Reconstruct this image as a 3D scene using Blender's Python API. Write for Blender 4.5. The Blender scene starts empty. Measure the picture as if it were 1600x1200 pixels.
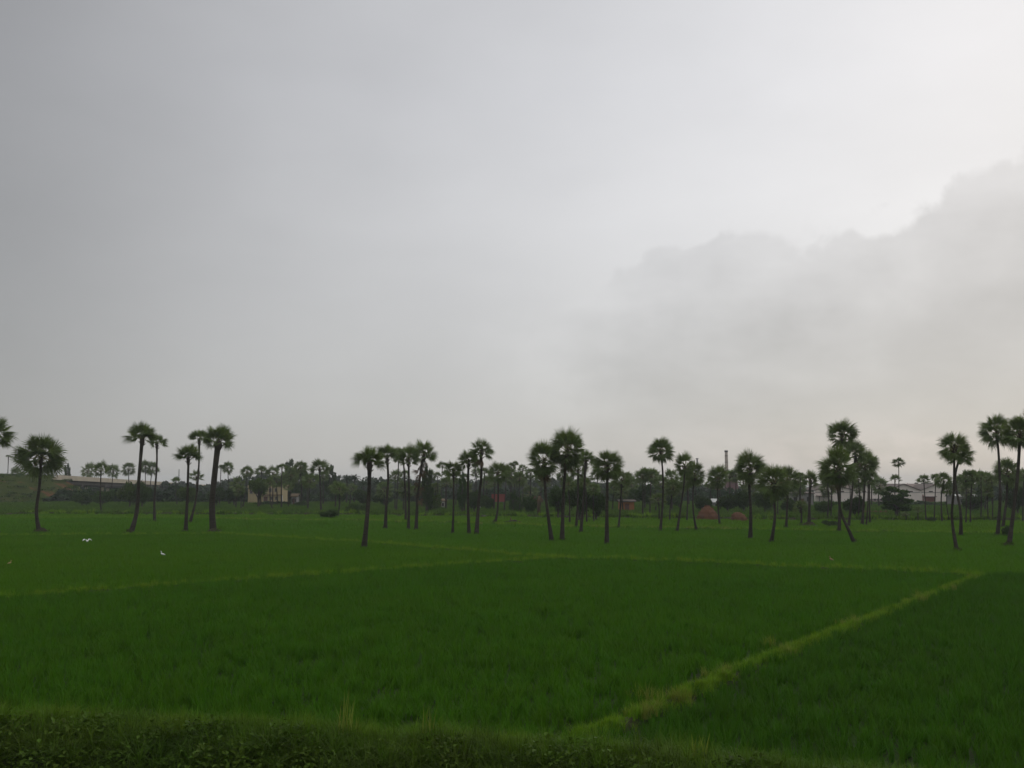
import bpy, math, random
import numpy as np
from mathutils import Vector, Matrix, Quaternion

random.seed(7)
RNG = np.random.default_rng(7)
SC = bpy.context.scene
COL = SC.collection
R = math.radians

# ------------------------------------------------------------------ camera
W, H, F = 1600.0, 1200.0, 1556.0          # photograph pixels, focal length in pixels
HORIZON, CAM_H = 757.0, 5.0
PITCH = math.atan((HORIZON - H / 2) / F)
cam_d = bpy.data.cameras.new("camera")
cam_d.sensor_width = 36.0
cam_d.lens = 36.0 * F / W
cam_d.clip_start, cam_d.clip_end = 0.1, 8000
cam = bpy.data.objects.new("camera", cam_d)
COL.objects.link(cam)
cam.location = (0, 0, CAM_H)
cam.rotation_euler = (math.pi / 2 + PITCH, 0, 0)
SC.camera = cam

# ------------------------------------------------------------------ light
SUN_EL, SUN_AZ = 24.0, 30.0               # behind thin cloud, to the right of the view
def sun_dir():
    e, a = R(SUN_EL), R(SUN_AZ)
    return Vector((math.sin(a) * math.cos(e), math.cos(a) * math.cos(e), math.sin(e)))
sl = bpy.data.lights.new("sun", 'SUN')
sl.energy = 0.5
sl.angle = R(25)
sl.color = (1.0, 0.96, 0.9)
so = bpy.data.objects.new("sun", sl)
so.rotation_euler = (-sun_dir()).to_track_quat('-Z', 'Y').to_euler()
COL.objects.link(so)

SC.view_settings.view_transform = 'Standard'
SC.view_settings.look = 'None'
SC.view_settings.gamma = 1.0
SC.view_settings.exposure = 0.0
SC.view_settings.use_curve_mapping = False
SC.render.engine = 'CYCLES'
SC.cycles.use_denoising = True
SC.cycles.max_bounces = 6
SC.cycles.diffuse_bounces = 3
SC.cycles.transmission_bounces = 3
SC.cycles.transparent_max_bounces = 6
SC.cycles.volume_bounces = 1
SC.cycles.caustics_reflective = False
SC.cycles.caustics_refractive = False
SC.cycles.filter_width = 1.5

# ------------------------------------------------------------------ node helpers
class NT:
    def __init__(s, tree):
        s.t = tree; s.n = tree.nodes; s.l = tree.links
    def node(s, typ, **kw):
        nd = s.n.new(typ)
        for k, v in kw.items():
            setattr(nd, k, v)
        return nd
    def put(s, sock, v):
        if hasattr(v, 'is_linked') or hasattr(v, 'links'):
            s.l.new(v, sock)
        else:
            sock.default_value = v
    def math(s, op, a, b=None, c=None, clamp=False):
        nd = s.node('ShaderNodeMath', operation=op, use_clamp=clamp)
        s.put(nd.inputs[0], a)
        if b is not None: s.put(nd.inputs[1], b)
        if c is not None: s.put(nd.inputs[2], c)
        return nd.outputs[0]
    def vmath(s, op, a, b):
        nd = s.node('ShaderNodeVectorMath', operation=op)
        s.put(nd.inputs[0], a); s.put(nd.inputs[1], b)
        return nd.outputs['Value'] if op in ('DOT_PRODUCT', 'LENGTH') else nd.outputs[0]
    def noise(s, vec, scale, detail=4.0, rough=0.55, out='Fac', dist=0.0):
        nd = s.node('ShaderNodeTexNoise')
        if vec is not None: s.l.new(vec, nd.inputs['Vector'])
        nd.inputs['Scale'].default_value = scale
        nd.inputs['Detail'].default_value = detail
        nd.inputs['Roughness'].default_value = rough
        nd.inputs['Distortion'].default_value = dist
        return nd.outputs[out]
    def rng(s, v, a, b, c=0.0, d=1.0, smooth=False):
        nd = s.node('ShaderNodeMapRange')
        if smooth: nd.interpolation_type = 'SMOOTHSTEP'
        s.put(nd.inputs[0], v)
        for i, q in enumerate((a, b, c, d)): s.put(nd.inputs[i + 1], q)
        return nd.outputs[0]
    def mix(s, f, a, b, blend='MIX'):
        nd = s.node('ShaderNodeMix', data_type='RGBA', blend_type=blend)
        s.put(nd.inputs[0], f)
        s.put(nd.inputs[6], a if not isinstance(a, tuple) else (*a[:3], 1))
        s.put(nd.inputs[7], b if not isinstance(b, tuple) else (*b[:3], 1))
        return nd.outputs[2]

# ------------------------------------------------------------------ sky
def build_world():
    w = bpy.data.worlds.new("World")
    SC.world = w
    w.use_nodes = True
    nt = NT(w.node_tree)
    nt.n.clear()
    sky = nt.node('ShaderNodeTexSky', sky_type='NISHITA')
    sky.sun_disc = False
    sky.sun_elevation = R(SUN_EL)
    sky.sun_rotation = R(SUN_AZ)
    tc = nt.node('ShaderNodeTexCoord')
    d = tc.outputs['Generated']
    sep = nt.node('ShaderNodeSeparateXYZ'); nt.l.new(d, sep.inputs[0])
    x, y, z = sep.outputs
    el = nt.math('MULTIPLY', nt.math('ARCSINE', z), 180 / math.pi)          # degrees
    az = nt.math('MULTIPLY', nt.math('ARCTAN2', x, y), 180 / math.pi)
    # brightness of the cloud sheet: brighter toward the veiled sun
    g = nt.vmath('DOT_PRODUCT', d, tuple(GLOW))
    ang = nt.math('MULTIPLY', nt.math('ARCCOSINE', nt.math('MINIMUM', g, 1.0)), 180 / math.pi)
    lum = nt.math('MULTIPLY_ADD', nt.math('EXPONENT', nt.math('MULTIPLY', nt.math('POWER', nt.math('DIVIDE', ang, 30.0), 2.0), -1.0)), 0.35, 0.46)
    # a little darker toward the horizon
    lum = nt.math('MULTIPLY', lum, nt.rng(el, 0.0, 14.0, 0.92, 1.0, True))
    # overcast dome: brighter overhead than along the horizon
    lum = nt.math('MULTIPLY', lum, nt.rng(el, 27.0, 78.0, 1.0, 2.7, True))
    # left sky darker: duller cloud, and lens falloff put into the sky colour
    dark = nt.math('MULTIPLY', nt.rng(az, -34.0, -10.0, 1.0, 0.0, True), nt.rng(az, -85.0, -45.0, 0.0, 1.0, True))
    dark = nt.math('MULTIPLY', dark, nt.rng(el, 0.0, 26.0, 0.22, 0.36))
    lum = nt.math('MULTIPLY', lum, nt.math('SUBTRACT', 1.0, dark))
    # soft broad veils
    flat = nt.node('ShaderNodeVectorMath', operation='MULTIPLY')
    nt.l.new(d, flat.inputs[0]); flat.inputs[1].default_value = (1, 1, 2.4)
    veil = nt.noise(flat.outputs[0], 2.6, 5, 0.5)
    lum = nt.math('MULTIPLY', lum, nt.rng(veil, 0.25, 0.75, 0.92, 1.08))
    # heaped cloud bank low toward the sun side
    big = nt.noise(d, 5.0, 2, 0.5)
    bump = nt.noise(d, 17.0, 8, 0.60, dist=0.35)
    edge = nt.math('ADD', nt.rng(az, 1.0, 9.5, 9.6, 14.0), nt.rng(az, 20.0, 29.0, 0.0, 4.4, True))
    edge = nt.math('ADD', edge, nt.math('MULTIPLY', nt.math('SUBTRACT', big, 0.5), 1.2))
    edge = nt.math('ADD', edge, nt.math('MULTIPLY', nt.math('SUBTRACT', bump, 0.5), 4.2))
    vo = nt.node('ShaderNodeTexVoronoi', feature='SMOOTH_F1'); vo.inputs['Scale'].default_value = 20.0; vo.inputs['Smoothness'].default_value = 0.15
    wob = nt.node('ShaderNodeVectorMath', operation='MULTIPLY_ADD')
    nt.l.new(nt.noise(d, 40.0, 4, 0.6, 'Color'), wob.inputs[0]); wob.inputs[1].default_value = (0.025,) * 3; nt.l.new(d, wob.inputs[2])
    nt.l.new(wob.outputs[0], vo.inputs['Vector'])
    edge = nt.math('ADD', edge, nt.math('MULTIPLY', nt.math('SUBTRACT', 0.45, vo.outputs['Distance']), 2.2))
    over = nt.math('SUBTRACT', edge, el)
    bank = nt.rng(over, -0.15, 0.7, 0.0, 1.0, True)
    fade = nt.rng(az, -5.0, 7.0, 0.0, 1.0, True)
    fade2 = nt.rng(az, 55.0, 100.0, 1.0, 0.0, True)
    bank = nt.math('MULTIPLY', nt.math('MULTIPLY', bank, fade), fade2)
    # bank body: grey, with soft inner billows, lit a little along its upper rim
    inner = nt.noise(flat.outputs[0], 9.0, 6, 0.55)
    body = nt.math('MULTIPLY', nt.rng(over, 0.0, 9.0, 0.66, 0.51, True), nt.rng(inner, 0.3, 0.7, 0.94, 1.07))
    lum2 = nt.math('ADD', nt.math('MULTIPLY', lum, nt.math('SUBTRACT', 1.0, bank)), nt.math('MULTIPLY', body, bank))
    # low broken streaks near the horizon
    low = nt.math('MULTIPLY', nt.rng(el, 0.5, 4.5, 1.0, 0.0, True), nt.rng(az, 0.0, 22.0, 0.0, 1.0, True))
    strk = nt.rng(nt.noise(flat.outputs[0], 13.0, 6, 0.6), 0.45, 0.62, 0.0, 1.0, True)
    lum2 = nt.math('MULTIPLY', lum2, nt.math('MULTIPLY_ADD', nt.math('MULTIPLY', low, strk), 0.14, 0.97))
    tint = nt.mix(nt.rng(el, 0.0, 22.0), (1.0, 0.992, 0.975), (0.985, 0.99, 1.02))
    pink = nt.mix(nt.math('MULTIPLY', low, strk), tint, (1.03, 0.985, 0.975))
    comb = nt.node('ShaderNodeCombineXYZ')
    for i in range(3): nt.l.new(nt.math('MULTIPLY', lum2, 10.0), comb.inputs[i])
    cloud = nt.mix(1.0, comb.outputs[0], pink, 'MULTIPLY')
    fin = nt.mix(0.94, sky.outputs[0], cloud)
    bg = nt.node('ShaderNodeBackground')
    nt.l.new(fin, bg.inputs[0]); bg.inputs[1].default_value = 0.1
    out = nt.node('ShaderNodeOutputWorld')
    nt.l.new(bg.outputs[0], out.inputs[0])
GLOW = Vector((math.sin(R(23)) * math.cos(R(15.5)), math.cos(R(23)) * math.cos(R(15.5)), math.sin(R(15.5))))
build_world()

# ------------------------------------------------------------------ pixel -> place
def ray(px, py):
    a, b = (px - W / 2) / F, (H / 2 - py) / F
    c, s = math.cos(PITCH), math.sin(PITCH)
    return Vector((a, c - b * s, s + b * c))
CANOPY = 0.36                              # rice stands this high: a foot is seen where it comes out of the rice
def ground(px, py):                        # foot of a thing seen coming out of the rice at this pixel
    r = ray(px, py); t = (CANOPY - CAM_H) / r.z
    return Vector((r.x * t, r.y * t, 0.0))
def at(px, py, Y):                         # on the upright plane at distance Y
    r = ray(px, py); t = Y / r.y
    return Vector((r.x * t, Y, CAM_H + r.z * t))
def ppm(Y):                                # metres per pixel at distance Y
    return Y / F
def to_pix(x, Y, z=0.0):
    c, s = math.cos(PITCH), math.sin(PITCH)
    dz = z - CAM_H
    f = Y * c + dz * s; u = -Y * s + dz * c
    return W / 2 + F * x / f, H / 2 - F * u / f

# ------------------------------------------------------------------ materials
def new_mat(name):
    m = bpy.data.materials.new(name); m.use_nodes = True
    nt = NT(m.node_tree); nt.n.clear()
    out = nt.node('ShaderNodeOutputMaterial')
    return m, nt, out
def leaf_mat(name, col, col2, scale=0.25, trans=0.3, rough=0.6, inst=0.25, world=True, spec=0.08):
    """leaf: diffuse + some light through it; colour varies over the place and from piece to piece"""
    m, nt, out = new_mat(name)
    geo = nt.node('ShaderNodeNewGeometry'); oi = nt.node('ShaderNodeObjectInfo')
    f = nt.noise(geo.outputs['Position'], scale, 3, 0.6)
    c = nt.mix(nt.rng(f, 0.35, 0.65, 0, 1), col, col2)
    isl = nt.math('ADD', nt.math('MULTIPLY', geo.outputs['Random Per Island'], 0.6), nt.math('MULTIPLY', oi.outputs['Random'], 0.4))
    v = nt.rng(isl, 0, 1, 1 - inst, 1 + inst)
    hs = nt.node('ShaderNodeHueSaturation'); nt.l.new(v, hs.inputs['Value']); nt.l.new(c, hs.inputs['Color'])
    nt.l.new(nt.rng(isl, 0, 1, 0.485, 0.512), hs.inputs['Hue'])
    b = nt.node('ShaderNodeBsdfPrincipled')
    nt.l.new(hs.outputs[0], b.inputs['Base Color'])
    b.inputs['Roughness'].default_value = rough
    b.inputs['Specular IOR Level'].default_value = spec
    tr = nt.node('ShaderNodeBsdfTranslucent'); nt.l.new(hs.outputs[0], tr.inputs['Color'])
    mx = nt.node('ShaderNodeMixShader'); mx.inputs[0].default_value = trans
    nt.l.new(b.outputs[0], mx.inputs[1]); nt.l.new(tr.outputs[0], mx.inputs[2])
    nt.l.new(mx.outputs[0], out.inputs[0])
    return m
def solid_mat(name, col, col2=None, scale=1.0, rough=0.85, bump=0.0, bscale=None, detail=6, spec=0.2, obj=True, stretch=None):
    m, nt, out = new_mat(name)
    tc = nt.node('ShaderNodeTexCoord'); vec = tc.outputs['Object']
    if stretch:
        vm = nt.node('ShaderNodeVectorMath', operation='MULTIPLY'); nt.l.new(vec, vm.inputs[0]); vm.inputs[1].default_value = stretch
        vec = vm.outputs[0]
    b = nt.node('ShaderNodeBsdfPrincipled')
    f = nt.noise(vec, scale, detail, 0.6)
    c = nt.mix(nt.rng(f, 0.3, 0.7), col, col2 or tuple(q * 0.65 for q in col))
    nt.l.new(c, b.inputs['Base Color'])
    b.inputs['Roughness'].default_value = rough
    b.inputs['Specular IOR Level'].default_value = spec
    if bump:
        bp = nt.node('ShaderNodeBump'); bp.inputs['Strength'].default_value = bump; bp.inputs['Distance'].default_value = 0.05
        nt.l.new(nt.noise(vec, bscale or scale * 4, 5, 0.6), bp.inputs['Height'])
        nt.l.new(bp.outputs[0], b.inputs['Normal'])
    nt.l.new(b.outputs[0], out.inputs[0])
    return m

M = {}
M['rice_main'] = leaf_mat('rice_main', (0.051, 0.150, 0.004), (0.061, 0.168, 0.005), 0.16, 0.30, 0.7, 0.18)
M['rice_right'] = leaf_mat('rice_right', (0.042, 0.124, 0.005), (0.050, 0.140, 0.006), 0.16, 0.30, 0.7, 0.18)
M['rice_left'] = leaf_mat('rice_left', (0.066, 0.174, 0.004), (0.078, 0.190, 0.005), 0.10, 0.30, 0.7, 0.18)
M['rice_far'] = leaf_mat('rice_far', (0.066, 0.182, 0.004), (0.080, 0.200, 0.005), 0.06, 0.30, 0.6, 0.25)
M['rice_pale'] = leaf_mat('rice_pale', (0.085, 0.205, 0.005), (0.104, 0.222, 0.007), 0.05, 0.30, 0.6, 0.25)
M['bund_grass'] = leaf_mat('bund_grass', (0.125, 0.255, 0.010), (0.160, 0.268, 0.012), 0.5, 0.3, 0.6, 0.35)
M['crest_grass'] = leaf_mat('crest_grass', (0.070, 0.150, 0.009), (0.105, 0.185, 0.012), 0.7, 0.3, 0.7, 0.4)
M['dry_grass'] = leaf_mat('dry_grass', (0.17, 0.245, 0.022), (0.21, 0.24, 0.045), 0.9, 0.3, 0.6, 0.35)
M['rough_grass'] = leaf_mat('rough_grass', (0.050, 0.115, 0.010), (0.085, 0.155, 0.014), 0.25, 0.3, 0.6, 0.35)
M['weed_leaf'] = leaf_mat('weed_leaf', (0.048, 0.098, 0.008), (0.075, 0.125, 0.012), 0.8, 0.25, 0.6, 0.45)
M['frond'] = leaf_mat('frond', (0.096, 0.144, 0.040), (0.120, 0.164, 0.052), 0.5, 0.30, 0.5, 0.35)
M['frond_young'] = leaf_mat('frond_young', (0.125, 0.185, 0.038), (0.148, 0.198, 0.048), 0.5, 0.25, 0.5, 0.35)
M['frond_dead'] = leaf_mat('frond_dead', (0.14, 0.095, 0.055), (0.10, 0.075, 0.05), 0.8, 0.1, 0.8, 0.35)
M['tree_leaf'] = leaf_mat('tree_leaf', (0.030, 0.060, 0.013), (0.048, 0.084, 0.018), 0.2, 0.2, 0.6, 0.45)
M['tree_bright'] = leaf_mat('tree_bright', (0.050, 0.095, 0.016), (0.075, 0.120, 0.022), 0.25, 0.25, 0.6, 0.4)
M['wood_leaf'] = leaf_mat('wood_leaf', (0.022, 0.045, 0.016), (0.034, 0.060, 0.020), 0.03, 0.15, 0.7, 0.4)
M['petiole'] = solid_mat('petiole', (0.19, 0.16, 0.06), (0.10, 0.11, 0.03), 3, 0.6)
M['bark'] = solid_mat('bark', (0.085, 0.072, 0.058), (0.045, 0.038, 0.032), 2.5, 0.95, 0.8, 8)
M['soil'] = solid_mat('soil', (0.050, 0.040, 0.024), (0.030, 0.034, 0.014), 1.2, 0.95, 0.7, 6)
M['bank_soil'] = solid_mat('bank_soil', (0.022, 0.030, 0.009), (0.012, 0.018, 0.006), 1.2, 0.95, 0.7, 6)
M['straw'] = solid_mat('straw', (0.18, 0.088, 0.050), (0.12, 0.060, 0.036), 1.6, 0.95, 0.8, 9)
M['concrete'] = solid_mat('concrete', (0.52, 0.45, 0.34), (0.42, 0.36, 0.28), 0.35, 0.9, 0.3, 3)
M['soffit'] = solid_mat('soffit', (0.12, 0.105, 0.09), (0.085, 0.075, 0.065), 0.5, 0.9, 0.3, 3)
M['plaster_pink'] = solid_mat('plaster_pink', (0.80, 0.72, 0.66), (0.72, 0.64, 0.585), 0.35, 0.9, 0.2, 2, stretch=(1, 1, 0.4))
M['plaster_yellow'] = solid_mat('plaster_yellow', (0.46, 0.38, 0.22), (0.36, 0.29, 0.17), 0.8, 0.9, 0.2, 4, stretch=(1, 1, 0.4))
M['plaster_white'] = solid_mat('plaster_white', (0.62, 0.61, 0.57), (0.48, 0.46, 0.42), 0.8, 0.9, 0.2, 4, stretch=(1, 1, 0.4))
M['plaster_grey'] = solid_mat('plaster_grey', (0.27, 0.26, 0.25), (0.20, 0.19, 0.18), 0.6, 0.9, 0.2, 4)
M['mud_orange'] = solid_mat('mud_orange', (0.36, 0.155, 0.055), (0.26, 0.11, 0.045), 0.9, 0.95, 0.3, 4)
M['red_paint'] = solid_mat('red_paint', (0.27, 0.075, 0.065), (0.22, 0.065, 0.055), 0.9, 0.7)
M['red_brick'] = solid_mat('red_brick', (0.20, 0.075, 0.055), (0.14, 0.06, 0.045), 0.8, 0.9, 0.3, 5)
M['maroon'] = solid_mat('maroon', (0.13, 0.050, 0.050), (0.095, 0.038, 0.040), 0.6, 0.8, 0.2, 3)
M['roof_dark'] = solid_mat('roof_dark', (0.12, 0.095, 0.082), (0.085, 0.068, 0.06), 0.7, 0.9, 0.3, 3)
M['roof_rust'] = solid_mat('roof_rust', (0.16, 0.085, 0.065), (0.11, 0.06, 0.05), 0.7, 0.9, 0.3, 3)
M['hall_tile'] = solid_mat('hall_tile', (0.22, 0.17, 0.15), (0.16, 0.125, 0.11), 0.7, 0.9, 0.3, 3)
M['thatch'] = solid_mat('thatch', (0.17, 0.125, 0.075), (0.11, 0.08, 0.05), 2.0, 0.95, 0.6, 9)
M['tin'] = solid_mat('tin', (0.50, 0.50, 0.48), (0.38, 0.37, 0.36), 0.8, 0.6)
M['dark_gap'] = solid_mat('dark_gap', (0.035, 0.032, 0.03), (0.02, 0.02, 0.02), 1, 0.7)
M['chimney_tan'] = solid_mat('chimney_tan', (0.40, 0.345, 0.285), (0.27, 0.23, 0.19), 0.45, 0.9, stretch=(1, 1, 0.5))
M['steel'] = solid_mat('steel', (0.10, 0.095, 0.09), (0.07, 0.065, 0.06), 1, 0.6)
M['feather'] = solid_mat('feather', (0.82, 0.82, 0.79), (0.74, 0.74, 0.72), 6, 0.8)
M['feather_buff'] = solid_mat('feather_buff', (0.52, 0.38, 0.17), (0.42, 0.29, 0.13), 6, 0.8)
M['feather_brown'] = solid_mat('feather_brown', (0.36, 0.22, 0.13), (0.26, 0.16, 0.10), 6, 0.8)
M['bill'] = solid_mat('bill', (0.55, 0.36, 0.05), (0.45, 0.3, 0.05), 6, 0.5)

def trunk_mat():
    m, nt, out = new_mat('palm_bark')
    tc = nt.node('ShaderNodeTexCoord'); geo = nt.node('ShaderNodeNewGeometry')
    vm = nt.node('ShaderNodeVectorMath', operation='MULTIPLY'); nt.l.new(tc.outputs['Object'], vm.inputs[0]); vm.inputs[1].default_value = (1, 1, 4.5)
    n1 = nt.noise(vm.outputs[0], 2.2, 6, 0.65)
    wv = nt.node('ShaderNodeTexWave', wave_type='BANDS', bands_direction='Z')
    nt.l.new(tc.outputs['Object'], wv.inputs['Vector'])
    wv.inputs['Scale'].default_value = 3.1; wv.inputs['Distortion'].default_value = 7.0; wv.inputs['Detail'].default_value = 3
    n2 = nt.noise(tc.outputs['Object'], 0.45, 3, 0.5)
    c = nt.mix(nt.rng(n1, 0.3, 0.7), (0.066, 0.057, 0.044), (0.030, 0.026, 0.021))
    c = nt.mix(nt.rng(n2, 0.5, 0.72, 0, 0.7), c, (0.115, 0.10, 0.078))
    b = nt.node('ShaderNodeBsdfPrincipled'); nt.l.new(c, b.inputs['Base Color'])
    b.inputs['Roughness'].default_value = 0.95; b.inputs['Specular IOR Level'].default_value = 0.15
    bp = nt.node('ShaderNodeBump'); bp.inputs['Strength'].default_value = 0.5; bp.inputs['Distance'].default_value = 0.05
    nt.l.new(nt.math('ADD', wv.outputs['Fac'], n1), bp.inputs['Height']); nt.l.new(bp.outputs[0], b.inputs['Normal'])
    nt.l.new(b.outputs[0], out.inputs[0])
    return m
M['palm_bark'] = trunk_mat()

def ground_mat():
    m, nt, out = new_mat('paddy_ground')
    geo = nt.node('ShaderNodeNewGeometry'); p = geo.outputs['Position']
    a = nt.noise(p, 0.035, 5, 0.6); bnoise = nt.noise(p, 1.3, 5, 0.6); cc = nt.noise(p, 0.16, 5, 0.6)
    c = nt.mix(nt.rng(a, 0.38, 0.62), (0.016, 0.030, 0.006), (0.026, 0.046, 0.008))
    c = nt.mix(nt.rng(cc, 0.60, 0.72, 0, 0.5), c, (0.040, 0.038, 0.016))
    c = nt.mix(nt.rng(bnoise, 0.35, 0.7, 0, 0.6), c, (0.012, 0.020, 0.006))
    b = nt.node('ShaderNodeBsdfPrincipled'); nt.l.new(c, b.inputs['Base Color'])
    b.inputs['Roughness'].default_value = 0.95; b.inputs['Specular IOR Level'].default_value = 0.1
    bp = nt.node('ShaderNodeBump'); bp.inputs['Strength'].default_value = 0.6; bp.inputs['Distance'].default_value = 0.2
    nt.l.new(bnoise, bp.inputs['Height']); nt.l.new(bp.outputs[0], b.inputs['Normal'])
    nt.l.new(b.outputs[0], out.inputs[0])
    return m
M['ground'] = ground_mat()
def embank_mat():
    m, nt, out = new_mat('embankment_earth')
    geo = nt.node('ShaderNodeNewGeometry'); p = geo.outputs['Position']
    a = nt.noise(p, 0.07, 5, 0.65); f = nt.noise(p, 0.8, 5, 0.6)
    c = nt.mix(nt.rng(f, 0.3, 0.7), (0.044, 0.058, 0.010), (0.026, 0.038, 0.007))
    c = nt.mix(nt.rng(a, 0.54, 0.62), c, nt.mix(nt.rng(f, 0.3, 0.7), (0.17, 0.060, 0.034), (0.10, 0.044, 0.026)))
    b = nt.node('ShaderNodeBsdfPrincipled'); nt.l.new(c, b.inputs['Base Color']); b.inputs['Roughness'].default_value = 1.0; b.inputs['Specular IOR Level'].default_value = 0.03
    nt.l.new(b.outputs[0], out.inputs[0])
    return m
M['embank'] = embank_mat()

# ------------------------------------------------------------------ object helpers
def mesh(name, v, f, mat=None, smooth=False):
    me = bpy.data.meshes.new(name)
    if isinstance(v, np.ndarray): v = v.tolist()
    if isinstance(f, np.ndarray): f = f.tolist()
    me.from_pydata(v, [], f)
    if mat is not None: me.materials.append(M[mat] if isinstance(mat, str) else mat)
    if smooth: me.polygons.foreach_set('use_smooth', [True] * len(me.polygons))
    me.update()
    return me
def link(name, data, parent=None, loc=None):
    o = bpy.data.objects.new(name, data)
    COL.objects.link(o)
    if parent is not None: o.parent = parent
    if loc is not None: o.location = loc
    return o
def tag(o, label=None, cat=None, group=None, kind=None):
    if label: o['label'] = label
    if cat: o['category'] = cat
    if group: o['group'] = group
    if kind: o['kind'] = kind
    return o
def thing(name, label, cat, loc=(0, 0, 0), rz=0.0, group=None):
    o = link(name, None, None, loc); o.rotation_euler = (0, 0, rz)
    o.empty_display_size = 0.3
    return tag(o, label, cat, group)
class MB:
    def __init__(s): s.v = []; s.f = []
    def add(s, v, f):
        n = len(s.v); s.v.extend([tuple(q) for q in v]); s.f.extend([tuple(i + n for i in q) for q in f])
        return s
    def box(s, x0, x1, y0, y1, z0, z1):
        return s.add([(x0, y0, z0), (x1, y0, z0), (x1, y1, z0), (x0, y1, z0), (x0, y0, z1), (x1, y0, z1), (x1, y1, z1), (x0, y1, z1)],
                     [(0, 3, 2, 1), (4, 5, 6, 7), (0, 1, 5, 4), (1, 2, 6, 5), (2, 3, 7, 6), (3, 0, 4, 7)])
    def tube(s, pts, rad, n=8, cap=True):
        pts = [Vector(p) for p in pts]; vs = []; fs = []
        prev = None
        for i, p in enumerate(pts):
            t = (pts[min(i + 1, len(pts) - 1)] - pts[max(i - 1, 0)]).normalized()
            ref = Vector((1, 0, 0)) if abs(t.x) < 0.9 else Vector((0, 1, 0))
            if prev is not None: ref = prev
            a = (ref - t * ref.dot(t)).normalized(); b = t.cross(a); prev = a
            r = rad[i] if hasattr(rad, '__len__') else rad
            for k in range(n):
                q = 2 * math.pi * k / n
                vs.append(p + (a * math.cos(q) + b * math.sin(q)) * r)
        for i in range(len(pts) - 1):
            for k in range(n):
                fs.append((i * n + k, i * n + (k + 1) % n, (i + 1) * n + (k + 1) % n, (i + 1) * n + k))
        if cap:
            fs.append(tuple(range(n - 1, -1, -1))); fs.append(tuple((len(pts) - 1) * n + k for k in range(n)))
        return s.add(vs, fs)
    def lathe(s, prof, n=16, c=(0, 0)):
        vs = []; fs = []
        for r, z in prof:
            for k in range(n):
                q = 2 * math.pi * k / n; vs.append((c[0] + r * math.cos(q), c[1] + r * math.sin(q), z))
        for i in range(len(prof) - 1):
            for k in range(n):
                fs.append((i * n + k, i * n + (k + 1) % n, (i + 1) * n + (k + 1) % n, (i + 1) * n + k))
        fs.append(tuple(range(n - 1, -1, -1))); fs.append(tuple((len(prof) - 1) * n + k for k in range(n)))
        return s.add(vs, fs)
    def prism(s, poly, y0, y1):            # polygon in x,z pushed along y
        n = len(poly)
        vs = [(x, y0, z) for x, z in poly] + [(x, y1, z) for x, z in poly]
        fs = [tuple(range(n)), tuple(range(2 * n - 1, n - 1, -1))]
        fs += [(i, i + n, (i + 1) % n + n, (i + 1) % n) for i in range(n)]
        return s.add(vs, fs)
    def build(s, name, mat, parent=None, loc=None, smooth=False):
        return link(name, mesh(name, s.v, s.f, mat, smooth), parent, loc)
def catmull(P, n):
    P = [Vector(p) for p in P]
    if len(P) == 2: P = [P[0], P[0].lerp(P[1], 0.5), P[1]]
    Q = [P[0] * 2 - P[1]] + P + [P[-1] * 2 - P[-2]]
    out = []
    m = len(P) - 1
    for i in range(n + 1):
        u = i / n * m; k = min(int(u), m - 1); t = u - k
        a, b, c, d = Q[k:k + 4]
        out.append(0.5 * ((2 * b) + (c - a) * t + (2 * a - 5 * b + 4 * c - d) * t * t + (3 * b - a - 3 * c + d) * t ** 3))
    return out

# ------------------------------------------------------------------ scatter (grass and rice): geometry nodes on a point mesh
def variant_collection(name, meshes):
    c = bpy.data.collections.new(name)
    for i, me in enumerate(meshes):
        c.objects.link(bpy.data.objects.new(name, me))
    return c
def scatter(name, pts, scl, coll, label, zscl=None):
    """pts Nx3; scl N; every vertex gets one random variant with random turn"""
    me = bpy.data.meshes.new(name)
    me.vertices.add(len(pts)); me.vertices.foreach_set('co', np.asarray(pts, dtype=np.float32).ravel())
    a = me.attributes.new('piece_scale', 'FLOAT_VECTOR', 'POINT')
    zs = scl if zscl is None else zscl
    a.data.foreach_set('vector', np.stack([scl, scl, zs], 1).astype(np.float32).ravel())
    r = me.attributes.new('piece_turn', 'FLOAT_VECTOR', 'POINT')
    n = len(pts)
    rot = np.stack([RNG.normal(0, 0.05, n), RNG.normal(0, 0.05, n), RNG.uniform(0, 6.283, n)], 1)
    r.data.foreach_set('vector', rot.astype(np.float32).ravel())
    o = link(name, me)
    g = bpy.data.node_groups.new(name + '_nodes', 'GeometryNodeTree')
    g.interface.new_socket('Geometry', in_out='INPUT', socket_type='NodeSocketGeometry')
    g.interface.new_socket('Geometry', in_out='OUTPUT', socket_type='NodeSocketGeometry')
    gi = g.nodes.new('NodeGroupInput'); go = g.nodes.new('NodeGroupOutput')
    ip = g.nodes.new('GeometryNodeInstanceOnPoints'); ci = g.nodes.new('GeometryNodeCollectionInfo')
    ci.inputs[0].default_value = coll; ci.inputs['Separate Children'].default_value = True; ci.inputs['Reset Children'].default_value = True
    s1 = g.nodes.new('GeometryNodeInputNamedAttribute'); s1.data_type = 'FLOAT_VECTOR'; s1.inputs[0].default_value = 'piece_scale'
    s2 = g.nodes.new('GeometryNodeInputNamedAttribute'); s2.data_type = 'FLOAT_VECTOR'; s2.inputs[0].default_value = 'piece_turn'
    l = g.links.new
    l(gi.outputs[0], ip.inputs['Points']); l(ci.outputs[0], ip.inputs['Instance'])
    ip.inputs['Pick Instance'].default_value = True
    l(s1.outputs[0], ip.inputs['Scale']); l(s2.outputs[0], ip.inputs['Rotation'])
    l(ip.outputs[0], go.inputs[0])
    md = o.modifiers.new('scatter', 'NODES'); md.node_group = g
    return tag(o, label, name.split('.')[0].replace('_', ' ').split()[0], None, 'stuff')

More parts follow.
